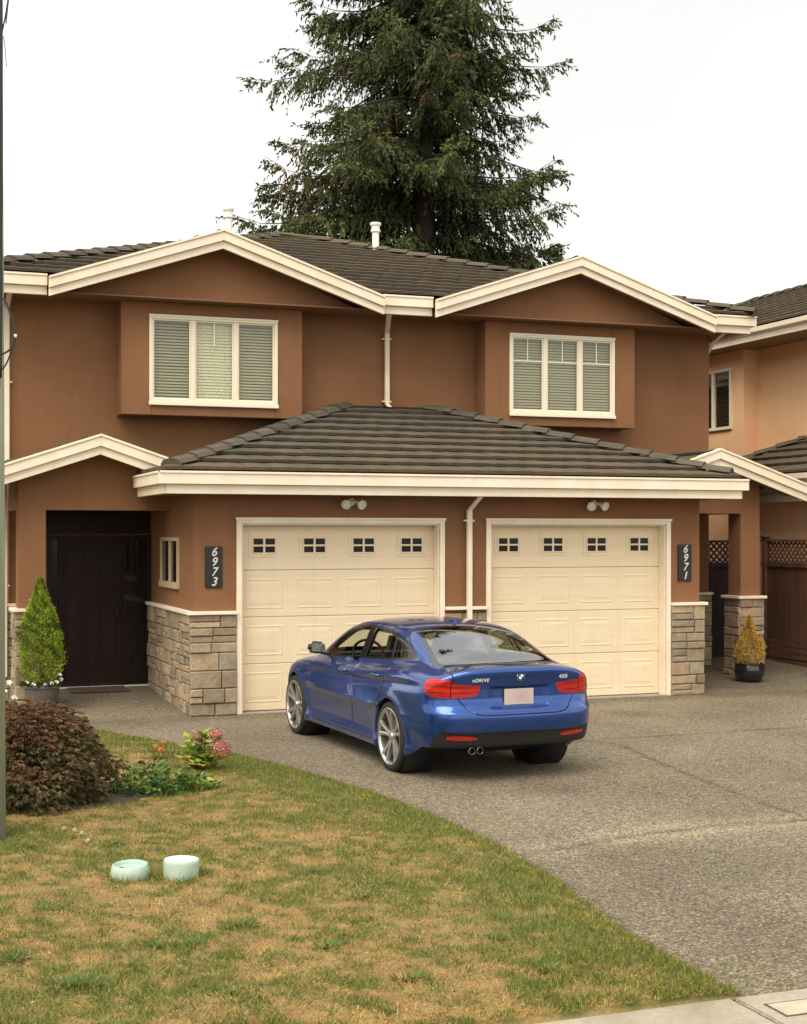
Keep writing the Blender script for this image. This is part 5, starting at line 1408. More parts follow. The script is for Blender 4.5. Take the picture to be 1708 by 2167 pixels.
# ================================================================ PLANTS
def leaf_mesh(name, P, D, U, L, Wd, COL, material, parent=None, origin=(0,0,0), shape='diamond', fold=0.0):
    """P base points, D direction, U sideways (unit), L length, Wd half width, COL rgb per leaf"""
    n = len(P); P = P-np.array(origin)
    L = np.asarray(L).reshape(-1, 1)*np.ones((n, 1)); Wd = np.asarray(Wd).reshape(-1, 1)*np.ones((n, 1))
    if shape == 'blade':
        V = np.stack([P-U*Wd, P+U*Wd, P+D*L], 1); k = 3
    elif shape == 'blade2':
        B = np.zeros((n,3)); B[:,2] = -0.18
        V = np.stack([P-U*Wd, P+U*Wd, P+D*L*0.6+U*Wd*.7, P+(D+B*1.6)*L, P+D*L*0.6-U*Wd*.7], 1); k = 5
    else:
        N_ = np.cross(D, U); V = np.stack([P, P+D*L*0.45+U*Wd+N_*L*fold, P+D*L, P+D*L*0.45-U*Wd+N_*L*fold], 1); k = 4
    me = bpy.data.meshes.new(name)
    me.vertices.add(n*k); me.vertices.foreach_set('co', V.reshape(-1).astype(np.float32))
    me.loops.add(n*k); me.loops.foreach_set('vertex_index', np.arange(n*k, dtype=np.int32))
    me.polygons.add(n); me.polygons.foreach_set('loop_start', np.arange(0, n*k, k, dtype=np.int32))
    me.polygons.foreach_set('loop_total', np.full(n, k, dtype=np.int32))
    me.update(calc_edges=True)
    ca = me.color_attributes.new('Col', 'FLOAT_COLOR', 'POINT')
    c4 = np.concatenate([COL, np.ones((n,1))], 1); ca.data.foreach_set('color', np.repeat(c4, k, axis=0).astype(np.float32).ravel())
    o = bpy.data.objects.new(name, me); C.objects.link(o); me.materials.append(material)
    if parent is not None:
        o.parent = parent; o.location = Vector(origin)-ORG[parent.name]
    else: o.location = origin
    ORG[o.name] = Vector(origin)
    return o
def unit(a): return a/np.maximum(np.linalg.norm(a, axis=1, keepdims=True), 1e-9)
def side_of(D):
    r_ = rng.normal(size=D.shape); return unit(np.cross(D, r_))
def leafmat(name, rough=0.6, trans=0.25):
    m = bpy.data.materials.new(name); m.use_nodes = True; n = m.node_tree.nodes; l = m.node_tree.links; p = n['Principled BSDF']
    a = n.new('ShaderNodeAttribute'); a.attribute_name = 'Col'; l.new(a.outputs['Color'], p.inputs['Base Color'])
    p.inputs['Roughness'].default_value = rough; p.inputs['Specular IOR Level'].default_value = 0.25
    t = n.new('ShaderNodeBsdfTranslucent'); mx = n.new('ShaderNodeMixShader'); mx.inputs[0].default_value = trans
    l.new(a.outputs['Color'], t.inputs[0]); l.new(p.outputs[0], mx.inputs[1]); l.new(t.outputs[0], mx.inputs[2])
    l.new(mx.outputs[0], n['Material Output'].inputs[0]); return m
LM = leafmat('leaf surface'); NM = leafmat('needle surface', 0.7, 0.12); GM = leafmat('grass blade', 0.8, 0.2)

# ---- the tall conifer behind the house
TX, TY = 9.93, 19.12
tree = empty('conifer_tree', (TX, TY, 0)); tag(tree, 'tall dark green conifer with rusty cone clusters standing behind the house', 'tree')
tk = MB(); tk.smooth = True
tk.tube([(TX,TY,-0.1),(TX+.02,TY,4),(TX-.02,TY,9),(TX,TY,14),(TX+.05,TY,19),(TX,TY,25.0)], [.46,.40,.33,.25,.16,.04], 16)
tk.build('trunk', M['bark'], tree)
tr_ = random.Random(11)
lim = MB(); P_, D_, L_, W_, C_ = [], [], [], [], []
def limb_len(z): return float(np.interp(z, [4, 8, 10.5, 12.5, 15, 17, 20, 23, 25], [4.0, 4.6, 4.9, 4.6, 4.4, 3.9, 3.0, 1.6, .6]))
z = 5.2
rust_c = [(tr_.uniform(0, 6.28), tr_.uniform(8.5, 17), tr_.uniform(0.4, 0.95)) for _ in range(13)]
limbs = []
while z < 24.6:
    for k in range(tr_.choice([7, 8, 9])):
        az_ = tr_.uniform(0, 6.283); asym = (1-.20*max(0, math.cos(az_+R(20))))*(1 if z < 15.8 else .90)
        limbs.append((z+tr_.uniform(-.14, .14), az_, asym*limb_len(z)*tr_.choice([.40, .55, .68, .78, .86, .92, .97])))
    z += tr_.uniform(.40, .62)
ar = YAW
def cam_az(side): return math.pi-R(ar) if side < 0 else -R(ar)      # towards the left / right of the view
for (zz, side, L) in ((15.9, -1, 4.9), (13.3, -1, 4.1), (12.9, -1, 4.5), (11.5, -1, 5.3), (10.9, -1, 4.9), (17.9, -1, 3.2), (16.7, 1, 3.6), (15.7, 1, 3.9), (13.2, 1, 3.9), (12.0, 1, 3.5), (11.1, 1, 3.9), (9.7, 1, 3.9), (9.2, 1, 3.6), (14.3, 1, 3.2), (10.4, -1, 4.3), (12.3, -1, 3.8), (11.9, -1, 4.4)):
    limbs.append((zz, cam_az(side)+tr_.uniform(-.15, .15), L))
for (z0, az, L) in limbs:
    d = np.array([math.cos(az), math.sin(az), 0]); sd = np.array([-d[1], d[0], 0])
    rise = tr_.uniform(.02, .20); sag = tr_.uniform(.42, .62); tip = tr_.uniform(.26, .44); sway = tr_.uniform(-.12, .12)
    def pt(t): return np.array([TX, TY, z0])+d*L*t+sd*L*sway*t*t+np.array([0,0,L*(rise*t-sag*t*t+tip*t**4)])
    ts = np.linspace(0, 1, 8); lim.tube([pt(t) for t in ts], [max(.055*(1-t), .008)*L/4 for t in ts], 5)
    rust = min((abs((az-a+math.pi) % (2*math.pi)-math.pi)*2+abs(z0-h)) for a, h, _ in rust_c) < 0.55
    n_t = int(L/.115); g0 = tr_.uniform(.75, 1.2); olive = tr_.uniform(0, 1)
    for i in range(n_t):
        t = .10+.90*(i+tr_.random())/n_t; p = pt(t); tl = (0.30+.72*(1-t)**.8*min(1, L/3.5)+.10)*tr_.uniform(.55, 1.3)
        if tr_.random() < .10: continue
        for s in (-1, 1):
            ang = tr_.uniform(.5, 1.15); hang = tr_.uniform(.45, 1.5) if t < .86 else tr_.uniform(-.3, .35)
            dv = d*math.cos(ang)+sd*s*math.sin(ang)+np.array([0,0,-hang]); dv /= np.linalg.norm(dv)
            m = max(5, int(tl/.034)); u = (np.arange(m)+rng.random(m))/m
            q = p+dv*(u*tl)[:,None]+np.array([0,0,-1])*(tl*.28*u*u)[:,None]
            dirs = dv*0.8+rng.normal(size=(m,3))*.50+np.array([0,0,-.55]); 
            P_.append(q); D_.append(dirs); L_.append(rng.uniform(.12, .23, m)*(1.1-.3*u)); W_.append(rng.uniform(.017, .034, m))
            base = np.array([.052, .066, .022])*(1-olive*.4)+np.array([.075, .080, .026])*olive*.4
            base = base*g0*tr_.uniform(.6, 1.15)
            if t > .72: base = base*1.25+np.array([.010, .012, .0])
            c = np.tile(base, (m,1))*rng.uniform(.75, 1.3, (m,1))
            rr_ = tr_.random()
            if (rust and .25 < t < .95 and rr_ < .50) or rr_ < .012: c = np.tile(np.array([.135, .068, .026]), (m,1))*rng.uniform(.6, 1.2, (m,1))
            C_.append(c)
lim.build('limb', M['bark'], tree, smooth=True)
P_ = np.concatenate(P_); D_ = unit(np.concatenate(D_)); L_ = np.concatenate(L_); W_ = np.concatenate(W_); C_ = np.concatenate(C_)
print('conifer leaves', len(P_))
leaf_mesh('crown', P_, D_, side_of(D_), L_, W_, C_, NM, tree, (TX, TY, 0))

# ---- cone shaped dwarf conifers in pots
def cone_foliage(name, parent, c, r, z0, z1, n, pal, prof, lobes=(), size=(.028, .05)):
    c = np.array(c); t = rng.random(n)**0.85; a = rng.uniform(0, 2*np.pi, n)
    rad = np.interp(t, [p[0] for p in prof], [p[1] for p in prof])*r
    wob = 1+.13*np.sin(a*3+t*9)+.10*np.sin(a*5-t*17)+.07*rng.normal(size=n)
    dep = rng.uniform(.55, 1.0, n)**.5
    P = np.stack([c[0]+rad*wob*dep*np.cos(a), c[1]+rad*wob*dep*np.sin(a), z0+(z1-z0)*t+rng.normal(size=n)*.01], 1)
    for (lx, ly, lz, lr, lh, ln) in lobes:
        tt = rng.random(ln); aa = rng.uniform(0, 2*np.pi, ln); rr = lr*(1-tt)**.7*rng.uniform(.5, 1, ln)
        P = np.concatenate([P, np.stack([lx+rr*np.cos(aa), ly+rr*np.sin(aa), lz+lh*tt], 1)]); a = np.concatenate([a, aa]); t = np.concatenate([t, tt])
    m = len(P); D = np.stack([np.cos(a)*.55, np.sin(a)*.55, np.full(m, .85)], 1)+rng.normal(size=(m,3))*.38
    D = unit(D); pal = np.array(pal); k = vnoise(a*2.2+P[:,2]*9, P[:,2]*14+a, 5)*(len(pal)-1); k0 = np.clip(k.astype(int), 0, len(pal)-2); f = (k-k0)[:,None]
    col = (pal[k0]*(1-f)+pal[k0+1]*f)*rng.uniform(.7, 1.35, (m,1))
    return leaf_mesh(name, P, D, side_of(D), rng.uniform(size[0], size[1], m), rng.uniform(.005, .010, m), col, LM, parent, (c[0], c[1], ORG[parent.name][2]))
px_, py_ = -2.34, 1.08; pz = gz(py_)
pot = empty('potted_conifer', (px_, py_, pz)); tag(pot, 'bright green cone shaped conifer in a grey planter edged with white flowers', 'potted plant')
b = MB(); b.smooth = True
b.lathe([(0, 0), (.17, 0), (.185, .02), (.225, .28), (.24, .29), (.245, .315), (.232, .325), (.215, .31), (.20, .265), (0, .265)], (px_, py_, pz), 36)
b.build('planter', mat('grey planter', (0.13, 0.11, 0.10), 0.6, vary=(0.10, 0.085, 0.075), vscale=8), pot, angle=40)
b = MB(); b.lathe([(0, .278), (.21, .276)], (px_, py_, pz), 24); b.build('potting_soil', M['soil'], pot)
b = MB(); b.tube([(px_, py_, pz+.2), (px_, py_, pz+1.2)], [.03, .01], 8); b.build('stem', M['bark'], pot)
cone_foliage('foliage', pot, (px_-.02, py_), .26, pz+.32, pz+1.70, 13000,
             [(.055,.085,.010), (.14,.20,.020), (.25,.33,.034), (.34,.40,.05), (.15,.21,.022)],
             [(0, .70), (.1, .92), (.3, 1.0), (.5, .93), (.64, .72), (.76, .46), (.9, .22), (1, .03)],
             lobes=[(px_+.13, py_-.05, pz+.9, .15, .38, 1600)])
def bloom(mb_, c, r, seed, petals=26):
    q = random.Random(seed)
    for _ in range(petals):
        a = q.uniform(0, 6.283); e = q.uniform(-.2, 1.4); d = Vector((math.cos(a)*math.cos(e), math.sin(a)*math.cos(e), math.sin(e)))
        s = d.orthogonal().normalized(); t_ = d.cross(s); w_ = r*.55
        p = Vector(c)+d*r*.35
        mb_.add([p-s*w_*.5-t_*w_*.3, p+s*w_*.5-t_*w_*.3, p+s*w_*.6+t_*w_*.5+d*r*.5, p-s*w_*.6+t_*w_*.5+d*r*.5], [(0,1,2,3)])
petal_w = mat('white petal', (0.80, 0.77, 0.68), 0.6)
def from_px(px, py, Zc):
    """world point seen at photo pixel (1708 wide grid) at depth Zc: used only as a measuring aid for placing things"""
    X = (px-854)/3050*Zc; z = 2.35-(py-1128)/3050*Zc; c_, s_ = math.cos(R(YAW)), math.sin(R(YAW))
    return (-4.4046+X*c_+Zc*s_, -18.2672-X*s_+Zc*c_, z)
fw = MB()
for i, (ax_, ay_, h) in enumerate(((.215,-.10,.40), (.24,-.04,.335), (.10,-.20,.30), (.02,-.22,.285), (-.12,-.19,.30), (.17,-.16,.31), (-.20,-.10,.31))):
    bloom(fw, (px_+ax_, py_+ay_, pz+h+.05), .036, i)
fw.build('white_flower', petal_w, pot, recalc=False)
lv = MB()
n = 260; a = rng.uniform(0, 6.283, n); rr = rng.uniform(.17, .25, n)
P = np.stack([px_+rr*np.cos(a), py_+rr*np.sin(a), pz+rng.uniform(.29, .37, n)], 1); D = unit(np.stack([np.cos(a), np.sin(a), rng.uniform(.1, 1, n)], 1)+rng.normal(size=(n,3))*.3)
leaf_mesh('bedding_leaves', P, D, side_of(D), .05, .016, np.array([[.075,.075,.022]])*rng.uniform(.6, 1.4, (n,1)), LM, pot, (px_, py_, pz))
# two white blooms beside the pole
wf_ = empty('white_flowering_plant', (-2.88, -0.15, 0)); tag(wf_, 'thin stemmed white flowering plant left of the grey planter behind the maple bush', 'flower')
fb = MB(); st_ = MB()
for (x, y, zt, s) in ((-2.86, -.15, .52, 1), (-2.80, -.12, .33, 2), (-2.92, -.20, .42, 3)):
    bloom(fb, (x, y, zt), .045, s); st_.tube([(x+.02, y, 0), (x-.01, y, zt*.6), (x, y, zt)], .004, 5)
fb.build('bloom', petal_w, wf_, recalc=False); st_.build('stem', mat('green stem', (.06,.09,.02), .7), wf_)
n = 120; P = np.stack([-2.87+rng.normal(size=n)*.05, -.15+rng.normal(size=n)*.05, rng.uniform(0, .3, n)], 1); D = unit(rng.normal(size=(n,3))+np.array([0,0,.6]))
leaf_mesh('leaves', P, D, side_of(D), .06, .015, np.array([[.06,.085,.02]])*rng.uniform(.6, 1.4, (n,1)), LM, wf_, (-2.88, -.15, 0))

gx_, gy_ = 8.42, 0.98; gzz = gz(gy_)
gp_ = empty('potted_conifer', (gx_, gy_, gzz)); tag(gp_, 'golden yellow dwarf conifer in a glossy black bowl pot by the right stone pillar', 'potted plant')
b = MB(); b.smooth = True
b.lathe([(0, 0), (.14, 0), (.17, .015), (.225, .09), (.238, .16), (.232, .235), (.222, .262), (.236, .272), (.236, .287), (.215, .287), (.205, .25), (0, .25)], (gx_, gy_, gzz), 40)
b.build('pot', mat('glossy black glaze', (.012, .011, .014), .12, coat=.6), gp_, angle=45)
b = MB(); b.lathe([(0, .252), (.21, .252)], (gx_, gy_, gzz), 24); b.build('potting_soil', M['soil'], gp_)
cone_foliage('foliage', gp_, (gx_, gy_), .205, gzz+.26, gzz+1.00, 6500,
             [(.26,.16,.035), (.50,.31,.07), (.66,.42,.09), (.50,.36,.09), (.60,.39,.08)],
             [(0, .72), (.15, .98), (.35, 1.0), (.5, .8), (.65, .5), (.82, .26), (1, .03)], lobes=[(gx_+.17, gy_-.03, gzz+.45, .06, .27, 700)], size=(.022, .042))

# ---- weeping maple bush
mcx, mcy = -3.16, -5.55
mp2 = empty('maple_bush', (mcx, mcy, 0)); tag(mp2, 'low domed burgundy and olive weeping maple bush on the lawn beside the pole', 'bush')
bt = MB(); bt.smooth = True
mr_ = random.Random(3)
for k in range(26):
    a = mr_.uniform(0, 6.283); r1 = mr_.uniform(.25, .62); h = mr_.uniform(.45, .80)
    bt.tube([(mcx, mcy, 0), (mcx+.1*math.cos(a), mcy+.1*math.sin(a), .35), (mcx+r1*.6*math.cos(a), mcy+r1*.6*math.sin(a), h), (mcx+r1*1.05*math.cos(a), mcy+r1*1.05*math.sin(a), h*.45)], [.03, .022, .012, .004], 6)
bt.build('branches', M['bark'], mp2)
nL = 3600; a = rng.uniform(0, 2*np.pi, nL); t = rng.random(nL)
pol = np.arccos(1-t*1.0)                                     # polar angle from the top
dep = 1-np.abs(rng.normal(size=nL))*.10
RX, RZ = .67, .845
wob = 1+.10*np.sin(a*4+pol*5)+.08*np.sin(a*7-pol*9)+.06*np.sin(a*2+1)
skirt = np.where(pol > 1.15, 1.04, 1.0)
q3 = 0.86
X = mcx+RX*wob*dep*skirt*np.sin(pol)**q3*np.cos(a); Y = mcy+RX*wob*dep*skirt*np.sin(pol)**q3*np.sin(a)
Z = .045+RZ*np.cos(pol)**.80*dep*(1+.03*np.sin(a*6))
ctr = np.stack([X, Y, Z], 1)
out_ = unit(np.stack([np.cos(a)*np.sin(pol), np.sin(a)*np.sin(pol), np.cos(pol)*.5-.35], 1))
hn = vnoise(a*3.2, pol*5, 4); hn2 = vnoise(a*7+3, pol*11, 9)
pal = np.array([[.075,.036,.022], [.125,.064,.034], [.150,.090,.044], [.125,.092,.040], [.090,.080,.030]])
mixv = np.clip(hn*.55+hn2*.35+np.clip(pol/1.57, 0, 1)*.30, 0, .999)*4
k0 = np.clip(mixv.astype(int), 0, 3); f = (mixv-k0)[:,None]; col = (pal[k0]*(1-f)+pal[k0+1]*f)*rng.uniform(.65, 1.5, (nL,1))
top_ = (pol < .85)[:,None]; col = np.where(top_, col*np.array([1.02, .95, .95]), col)*.95
PP, DD_, LL_, WW, CC = [], [], [], [], []
up_t = np.array([0,0,1.0])
S1 = unit(np.cross(out_, up_t+rng.normal(size=(nL,3))*.2))
for lobe, ln in ((-1.25, .65), (-.7, .88), (-.25, 1), (.2, 1), (.65, .9), (1.2, .65)):
    d = unit(out_*math.cos(lobe)+S1*math.sin(lobe)+np.array([0,0,-.35])+rng.normal(size=(nL,3))*.14)
    PP.append(ctr); DD_.append(d); LL_.append(rng.uniform(.045, .072, nL)*ln); WW.append(np.full(nL, .0085)); CC.append(col*rng.uniform(.85, 1.15, (nL,1)))
for _ in range(3):      # fill towards the inside
    ii = rng.integers(0, nL, 3200); c2 = np.array([mcx, mcy, .1])+(ctr[ii]-np.array([mcx, mcy, .1]))*rng.uniform(.72, .97, (3200,1)); d = unit(rng.normal(size=(3200,3))+np.array([0,0,-.4]))
    PP.append(c2); DD_.append(d); LL_.append(rng.uniform(.04, .07, 3200)); WW.append(np.full(3200, .010)); CC.append(col[ii]*.9)
PP, DD_, LL_, WW, CC = [np.concatenate(q) for q in (PP, DD_, LL_, WW, CC)]
leaf_mesh('foliage', PP, DD_, side_of(DD_), LL_, WW, CC, LM, mp2, (mcx, mcy, 0))

# ---- hydrangea with pink heads
hx, hy = -1.39, -4.33
hyd = empty('hydrangea', (hx, hy, 0)); tag(hyd, 'yellow green hydrangea with three fading pink and red flower heads at the driveway edge', 'shrub')
st_ = MB(); st_.smooth = True; hr = random.Random(9)
heads = [(.13, -.06, .375, .066), (.165, -.12, .235, .104), (-.055, .0, .37, .062)]
tips = [(h[0], h[1], h[2]-h[3]*.6) for h in heads]+[(-.15, -.02, .30), (-.18, -.05, .18), (0, .02, .42), (.05, -.1, .2), (-.06, -.14, .13), (.06, .06, .38), (-.12, .08, .34)]
for (x, y, zt) in tips: st_.tube([(hx+x*.2, hy+y*.2, 0), (hx+x*.6, hy+y*.6, zt*.6), (hx+x, hy+y, zt)], .005, 6)
st_.build('stem', mat('hydrangea stem', (.09,.10,.035), .7), hyd)
P, D, L, Wd, CO = [], [], [], [], []
for (x, y, zt) in tips:
    for k in range(26):
        f = .20+.82*k/25; a = hr.uniform(0, 6.283); p = (hx+x*f, hy+y*f, zt*f)
        P.append(p); D.append((math.cos(a), math.sin(a), hr.uniform(-.1, .55))); L.append(hr.uniform(.075, .125)); Wd.append(hr.uniform(.028, .042))
        c = hr.choice([(.27,.36,.05), (.36,.42,.06), (.44,.40,.07), (.17,.28,.04), (.55,.38,.07) if zt < .25 else (.22,.34,.05)]); k_ = hr.uniform(.75, 1.2); CO.append([q*k_ for q in c])
P, D, CO = np.array(P), unit(np.array(D)), np.array(CO)
Uu = unit(np.cross(D, np.array([0,0,1.0]))+rng.normal(size=D.shape)*.2)
leaf_mesh('leaves', P, D, Uu, np.array(L), np.array(Wd), CO, LM, hyd, (hx, hy, 0), fold=.10)
for i, (x, y, zt, r_) in enumerate(heads):
    n = 560 if i == 1 else 300; d = unit(rng.normal(size=(n,3))+np.array([0,0,.35])); p = np.array([hx+x, hy+y, zt])+d*r_*rng.uniform(.75, 1.02, (n,1))*np.array([1,1,.85])
    base = np.array([[.46,.09,.10],[.52,.20,.17],[.42,.13,.08],[.56,.30,.22]])[rng.integers(0, 4, n)]
    if i == 2: base = base*.5+np.array([.16,.13,.06])
    s_ = unit(np.cross(d, rng.normal(size=(n,3)))); leaf_mesh('flower_head', p, unit(s_+d*.3), np.cross(s_, d), rng.uniform(.014, .020, n), .009, base*rng.uniform(.7, 1.2, (n,1)), LM, hyd, (hx, hy, 0))

# ---- leafy green perennial and orange flower
lx_, ly_ = -2.13, -5.46
gp2 = empty('leafy_plant', (lx_, ly_, 0)); tag(gp2, 'low dark green leafy plant spreading between the maple bush and the hydrangea', 'plant')
n = 1500; a = rng.uniform(0, 6.283, n); rr = np.sqrt(rng.random(n)); 
cxs = np.array([[-.10, 0, .30], [.05, .05, .34], [.22, -.02, .24], [.38, .02, .20], [-.22, -.08, .18], [.12, -.14, .16], [.50, .06, .17]])
ci = rng.integers(0, 7, n); c_ = cxs[ci]
P = np.stack([lx_+c_[:,0]+rr*.15*np.cos(a), ly_+c_[:,1]+rr*.13*np.sin(a), rng.uniform(.02, 1, n)*c_[:,2]*1.15*(1-.4*rr)], 1)
D = unit(np.stack([np.cos(a), np.sin(a), rng.uniform(-.2, .9, n)], 1)+rng.normal(size=(n,3))*.25)
pal = np.array([[.045,.10,.028],[.085,.17,.042],[.14,.24,.05],[.22,.29,.065],[.05,.11,.05]])
col = pal[rng.integers(0, 5, n)]*rng.uniform(.7, 1.3, (n,1)); col = np.where((ci == 3)[:,None] | (ci == 6)[:,None], col*np.array([1.7,1.4,1.1]), col)
leaf_mesh('foliage', P, D, side_of(D), rng.uniform(.045, .085, n), rng.uniform(.010, .018, n), col, LM, gp2, (lx_, ly_, 0))
for (name, x, y, label, hs) in (('orange_flower', -1.66, -3.60, 'small orange flowers on thin stalks in the grass left of the hydrangea', [(-.05, 0, .17), (.04, .02, .20), (0, -.03, .14)]),):
    of = empty(name, (x, y, 0)); tag(of, label, 'flower')
    q_1 = MB(); q_2 = MB()
    for i, (a_, b_, h) in enumerate(hs): q_2.tube([(x+a_*.3, y+b_*.3, 0), (x+a_, y+b_, h)], .003, 5); bloom(q_1, (x+a_, y+b_, h), .032, 50+i, 22)
    q_1.build('bloom', mat('orange petal', (.62,.20,.03), .6), of, recalc=False); q_2.build('stem', mat('thin stem', (.10,.11,.03), .7), of)
    n = 90; P = np.stack([x+rng.normal(size=n)*.07, y+rng.normal(size=n)*.07, rng.uniform(0, .10, n)], 1); D = unit(rng.normal(size=(n,3))*.6+np.array([0,0,.8]))
    leaf_mesh('leaves', P, D, side_of(D), .07, .008, np.array([[.14,.14,.04]])*rng.uniform(.6, 1.3, (n,1)), LM, of, (x, y, 0))

# bed: dark soil sheet in place of the shade under bush and plants
n_ = 40; pts = []
for i in range(n_):
    a = 2*math.pi*i/n_; r_ = 1+.12*math.sin(a*3)+.08*math.sin(a*7+1)
    pts.append((-2.86+.84*r_*math.cos(a), -5.55+.50*r_*math.sin(a)))
sb = MB(); sb.add([(x, y, .046) for x, y in pts]+[(-2.72, -5.62, .10)], [(i, (i+1) % n_, n_) for i in range(n_)])
shade_bed = sb.build('bush_shade_sheet', M['soil'], None, origin=(-2.72, -5.62, 0)); tag(shade_bed, kind='structure')

# ---- glazed bowls standing upside in the lawn
def bowl(x, y, label, prof, lidz, mat_top, tilt, hole):
    z0 = lawn_h(x, y)-.035
    b = MB(); b.smooth = True; b.lathe(prof, (x, y, z0), 48)
    o = b.build('glazed_planter', glz, None, origin=(x, y, z0), angle=50); o.rotation_euler = tilt
    tag(o, label, 'planter', 'pale glazed planters on the lawn')
    t_ = MB(); t_.smooth = True; t_.lathe(lidz, (x, y, z0), 40); c = t_.build('top_plate', mat_top, o, angle=40)
    if hole:
        h = MB(); h.lathe([(0, .002), (.018, .002)], (x-.055, y+.035, z0+hole), 14); h.build('drain_hole', M['black'], o, recalc=False)
glz = mat('pale aqua glaze', (.33, .45, .38), .3, vary=(.50, .56, .46), vscale=14, vary2=(.28, .46, .38), v2scale=7, coat=.3)
glt = mat('white glaze', (.80, .78, .72), .35, vary=(.70, .71, .64), vscale=9)
gla = mat('aqua glaze base', (.27, .45, .38), .35, vary=(.36, .52, .44), vscale=16)
bowl(-2.80, -8.62, 'pale aqua glazed round bowl with recessed top, left of the two on the lawn',
     [(0, 0), (.085, 0), (.105, .010), (.125, .045), (.130, .080), (.124, .115), (.117, .130), (.108, .132), (.104, .126), (.102, .106)],
     [(0, .100), (.07, .102), (.103, .106)], gla, (R(2), R(-1), 0), .1015)
bowl(-2.475, -8.70, 'pale glazed drum planter with flat white top, right of the two on the lawn',
     [(0, 0), (.110, 0), (.116, .02), (.119, .07), (.121, .130), (.120, .148), (.116, .155), (.110, .156)],
     [(0, .1625), (.09, .161), (.108, .1575), (.113, .1545)], glt, (R(-1), R(1.5), 0), 0)

# ---- dandelion clocks
dw = mat('dandelion down', (.72, .70, .60), .9)
for i, (px, py, hh, lab) in enumerate(((136, 1752, .06, 'white dandelion clock nearest the utility pole, left of the row of four'), (158, 1756, .055, 'white dandelion clock second from the pole in the row of four'),
                                  (173, 1763, .05, 'smaller dandelion clock third from the pole, close beside its neighbour'), (185, 1779, .05, 'white dandelion clock standing apart and nearer the aqua bowls'))):
    Zc = 3050*(2.35-hh-.03)/(py-1128); x, y, z = from_px(px, py, Zc)
    e = empty('dandelion', (x, y, lawn_h(x, y)-.02)); tag(e, lab, 'dandelion', 'dandelion clocks in the lawn')
    s_ = MB(); s_.tube([(x+.01, y, lawn_h(x, y)-.02), (x, y, z)], .0022, 5); s_.build('stem', M['leafstem'] if 'leafstem' in M else M['soil'], e)
    n = 160; d = unit(rng.normal(size=(n,3))); r_ = .014
    leaf_mesh('seed_head', np.array([x, y, z])+d*.004, d, side_of(d), rng.uniform(r_*.8, r_, n), .0032, np.tile([.74,.72,.62], (n,1)), LM, e, (x, y, z))

# ---- lawn grass
def make_grass():
    N0 = 520000
    y = -12.03+12.6*rng.random(N0)**1.25; x = -6.6+6.7*rng.random(N0)
    xe = np.interp(y, [p[1] for p in LAWN_EDGE][::-1], [p[0] for p in LAWN_EDGE][::-1])
    near = np.abs(x-xe)
    # keep blades inside the view wedge plus a margin
    ok = (x < xe+.012*np.sin(y*31)+.015) & (x > -5.2-0.12*(y+12)*0+(-0.2))
    ok &= ~(((x+2.86)/.76)**2+((y+5.55)/.44)**2 < 1)
    for (bx_, by_, br_) in ((-2.80, -8.62, .128), (-2.475, -8.70, .120)): ok &= np.hypot(x-bx_, y-by_) > br_
    x, y, xe = x[ok], y[ok], xe[ok]; n = len(x)
    g = lawn_pat(x, y); keep = rng.random(n) < (.45+.55*g)
    x, y, xe, g = x[keep], y[keep], xe[keep], g[keep]; n = len(x)
    hmp = 0.05*(fbm(x*0.4, y*0.4, 2)-0.5)*np.clip((0-x)/1.0, 0, 1)
    z = 0.008+0.035*(1-np.exp(-np.clip(xe-x, 0, None)/0.10))+hmp+.003
    green = rng.random(n) < np.clip(g*1.2, .04, .97)
    dryp = np.array([[.46,.30,.095],[.54,.38,.14],[.40,.21,.065],[.42,.34,.10],[.30,.16,.05]]); grp = np.array([[.17,.19,.036],[.23,.235,.045],[.115,.145,.031],[.30,.28,.058],[.085,.11,.028]])
    ri = rng.integers(0, 5, n); col = np.where(green[:,None], grp[ri], dryp[ri])*rng.uniform(.7, 1.2, (n,1))
    L = np.where(green, rng.uniform(.022, .050, n), rng.uniform(.016, .036, n))*(.8+.5*fbm(x*2, y*2, 77))
    for (bx_, by_) in ((-2.80, -8.62), (-2.475, -8.70)):
        dd = np.hypot(x-bx_, y-by_); L = L*(1+1.6*np.exp(-((dd-.14)/.04)**2))
    D = unit(np.stack([rng.normal(size=n)*.75, rng.normal(size=n)*.75, np.abs(rng.normal(size=n))*.6+.45], 1))
    D[~green, 2] *= .55; D = unit(D)
    U = unit(np.cross(D, rng.normal(size=(n,3))))
    print('grass', n)
    o = leaf_mesh('grass', np.stack([x, y, z], 1), D, U, L, rng.uniform(.0018, .0036, n), col, GM, None, (0,0,0), shape='blade')
    tag(o, 'patchy lawn grass, half dried to straw', 'grass', kind='stuff')
make_grass()
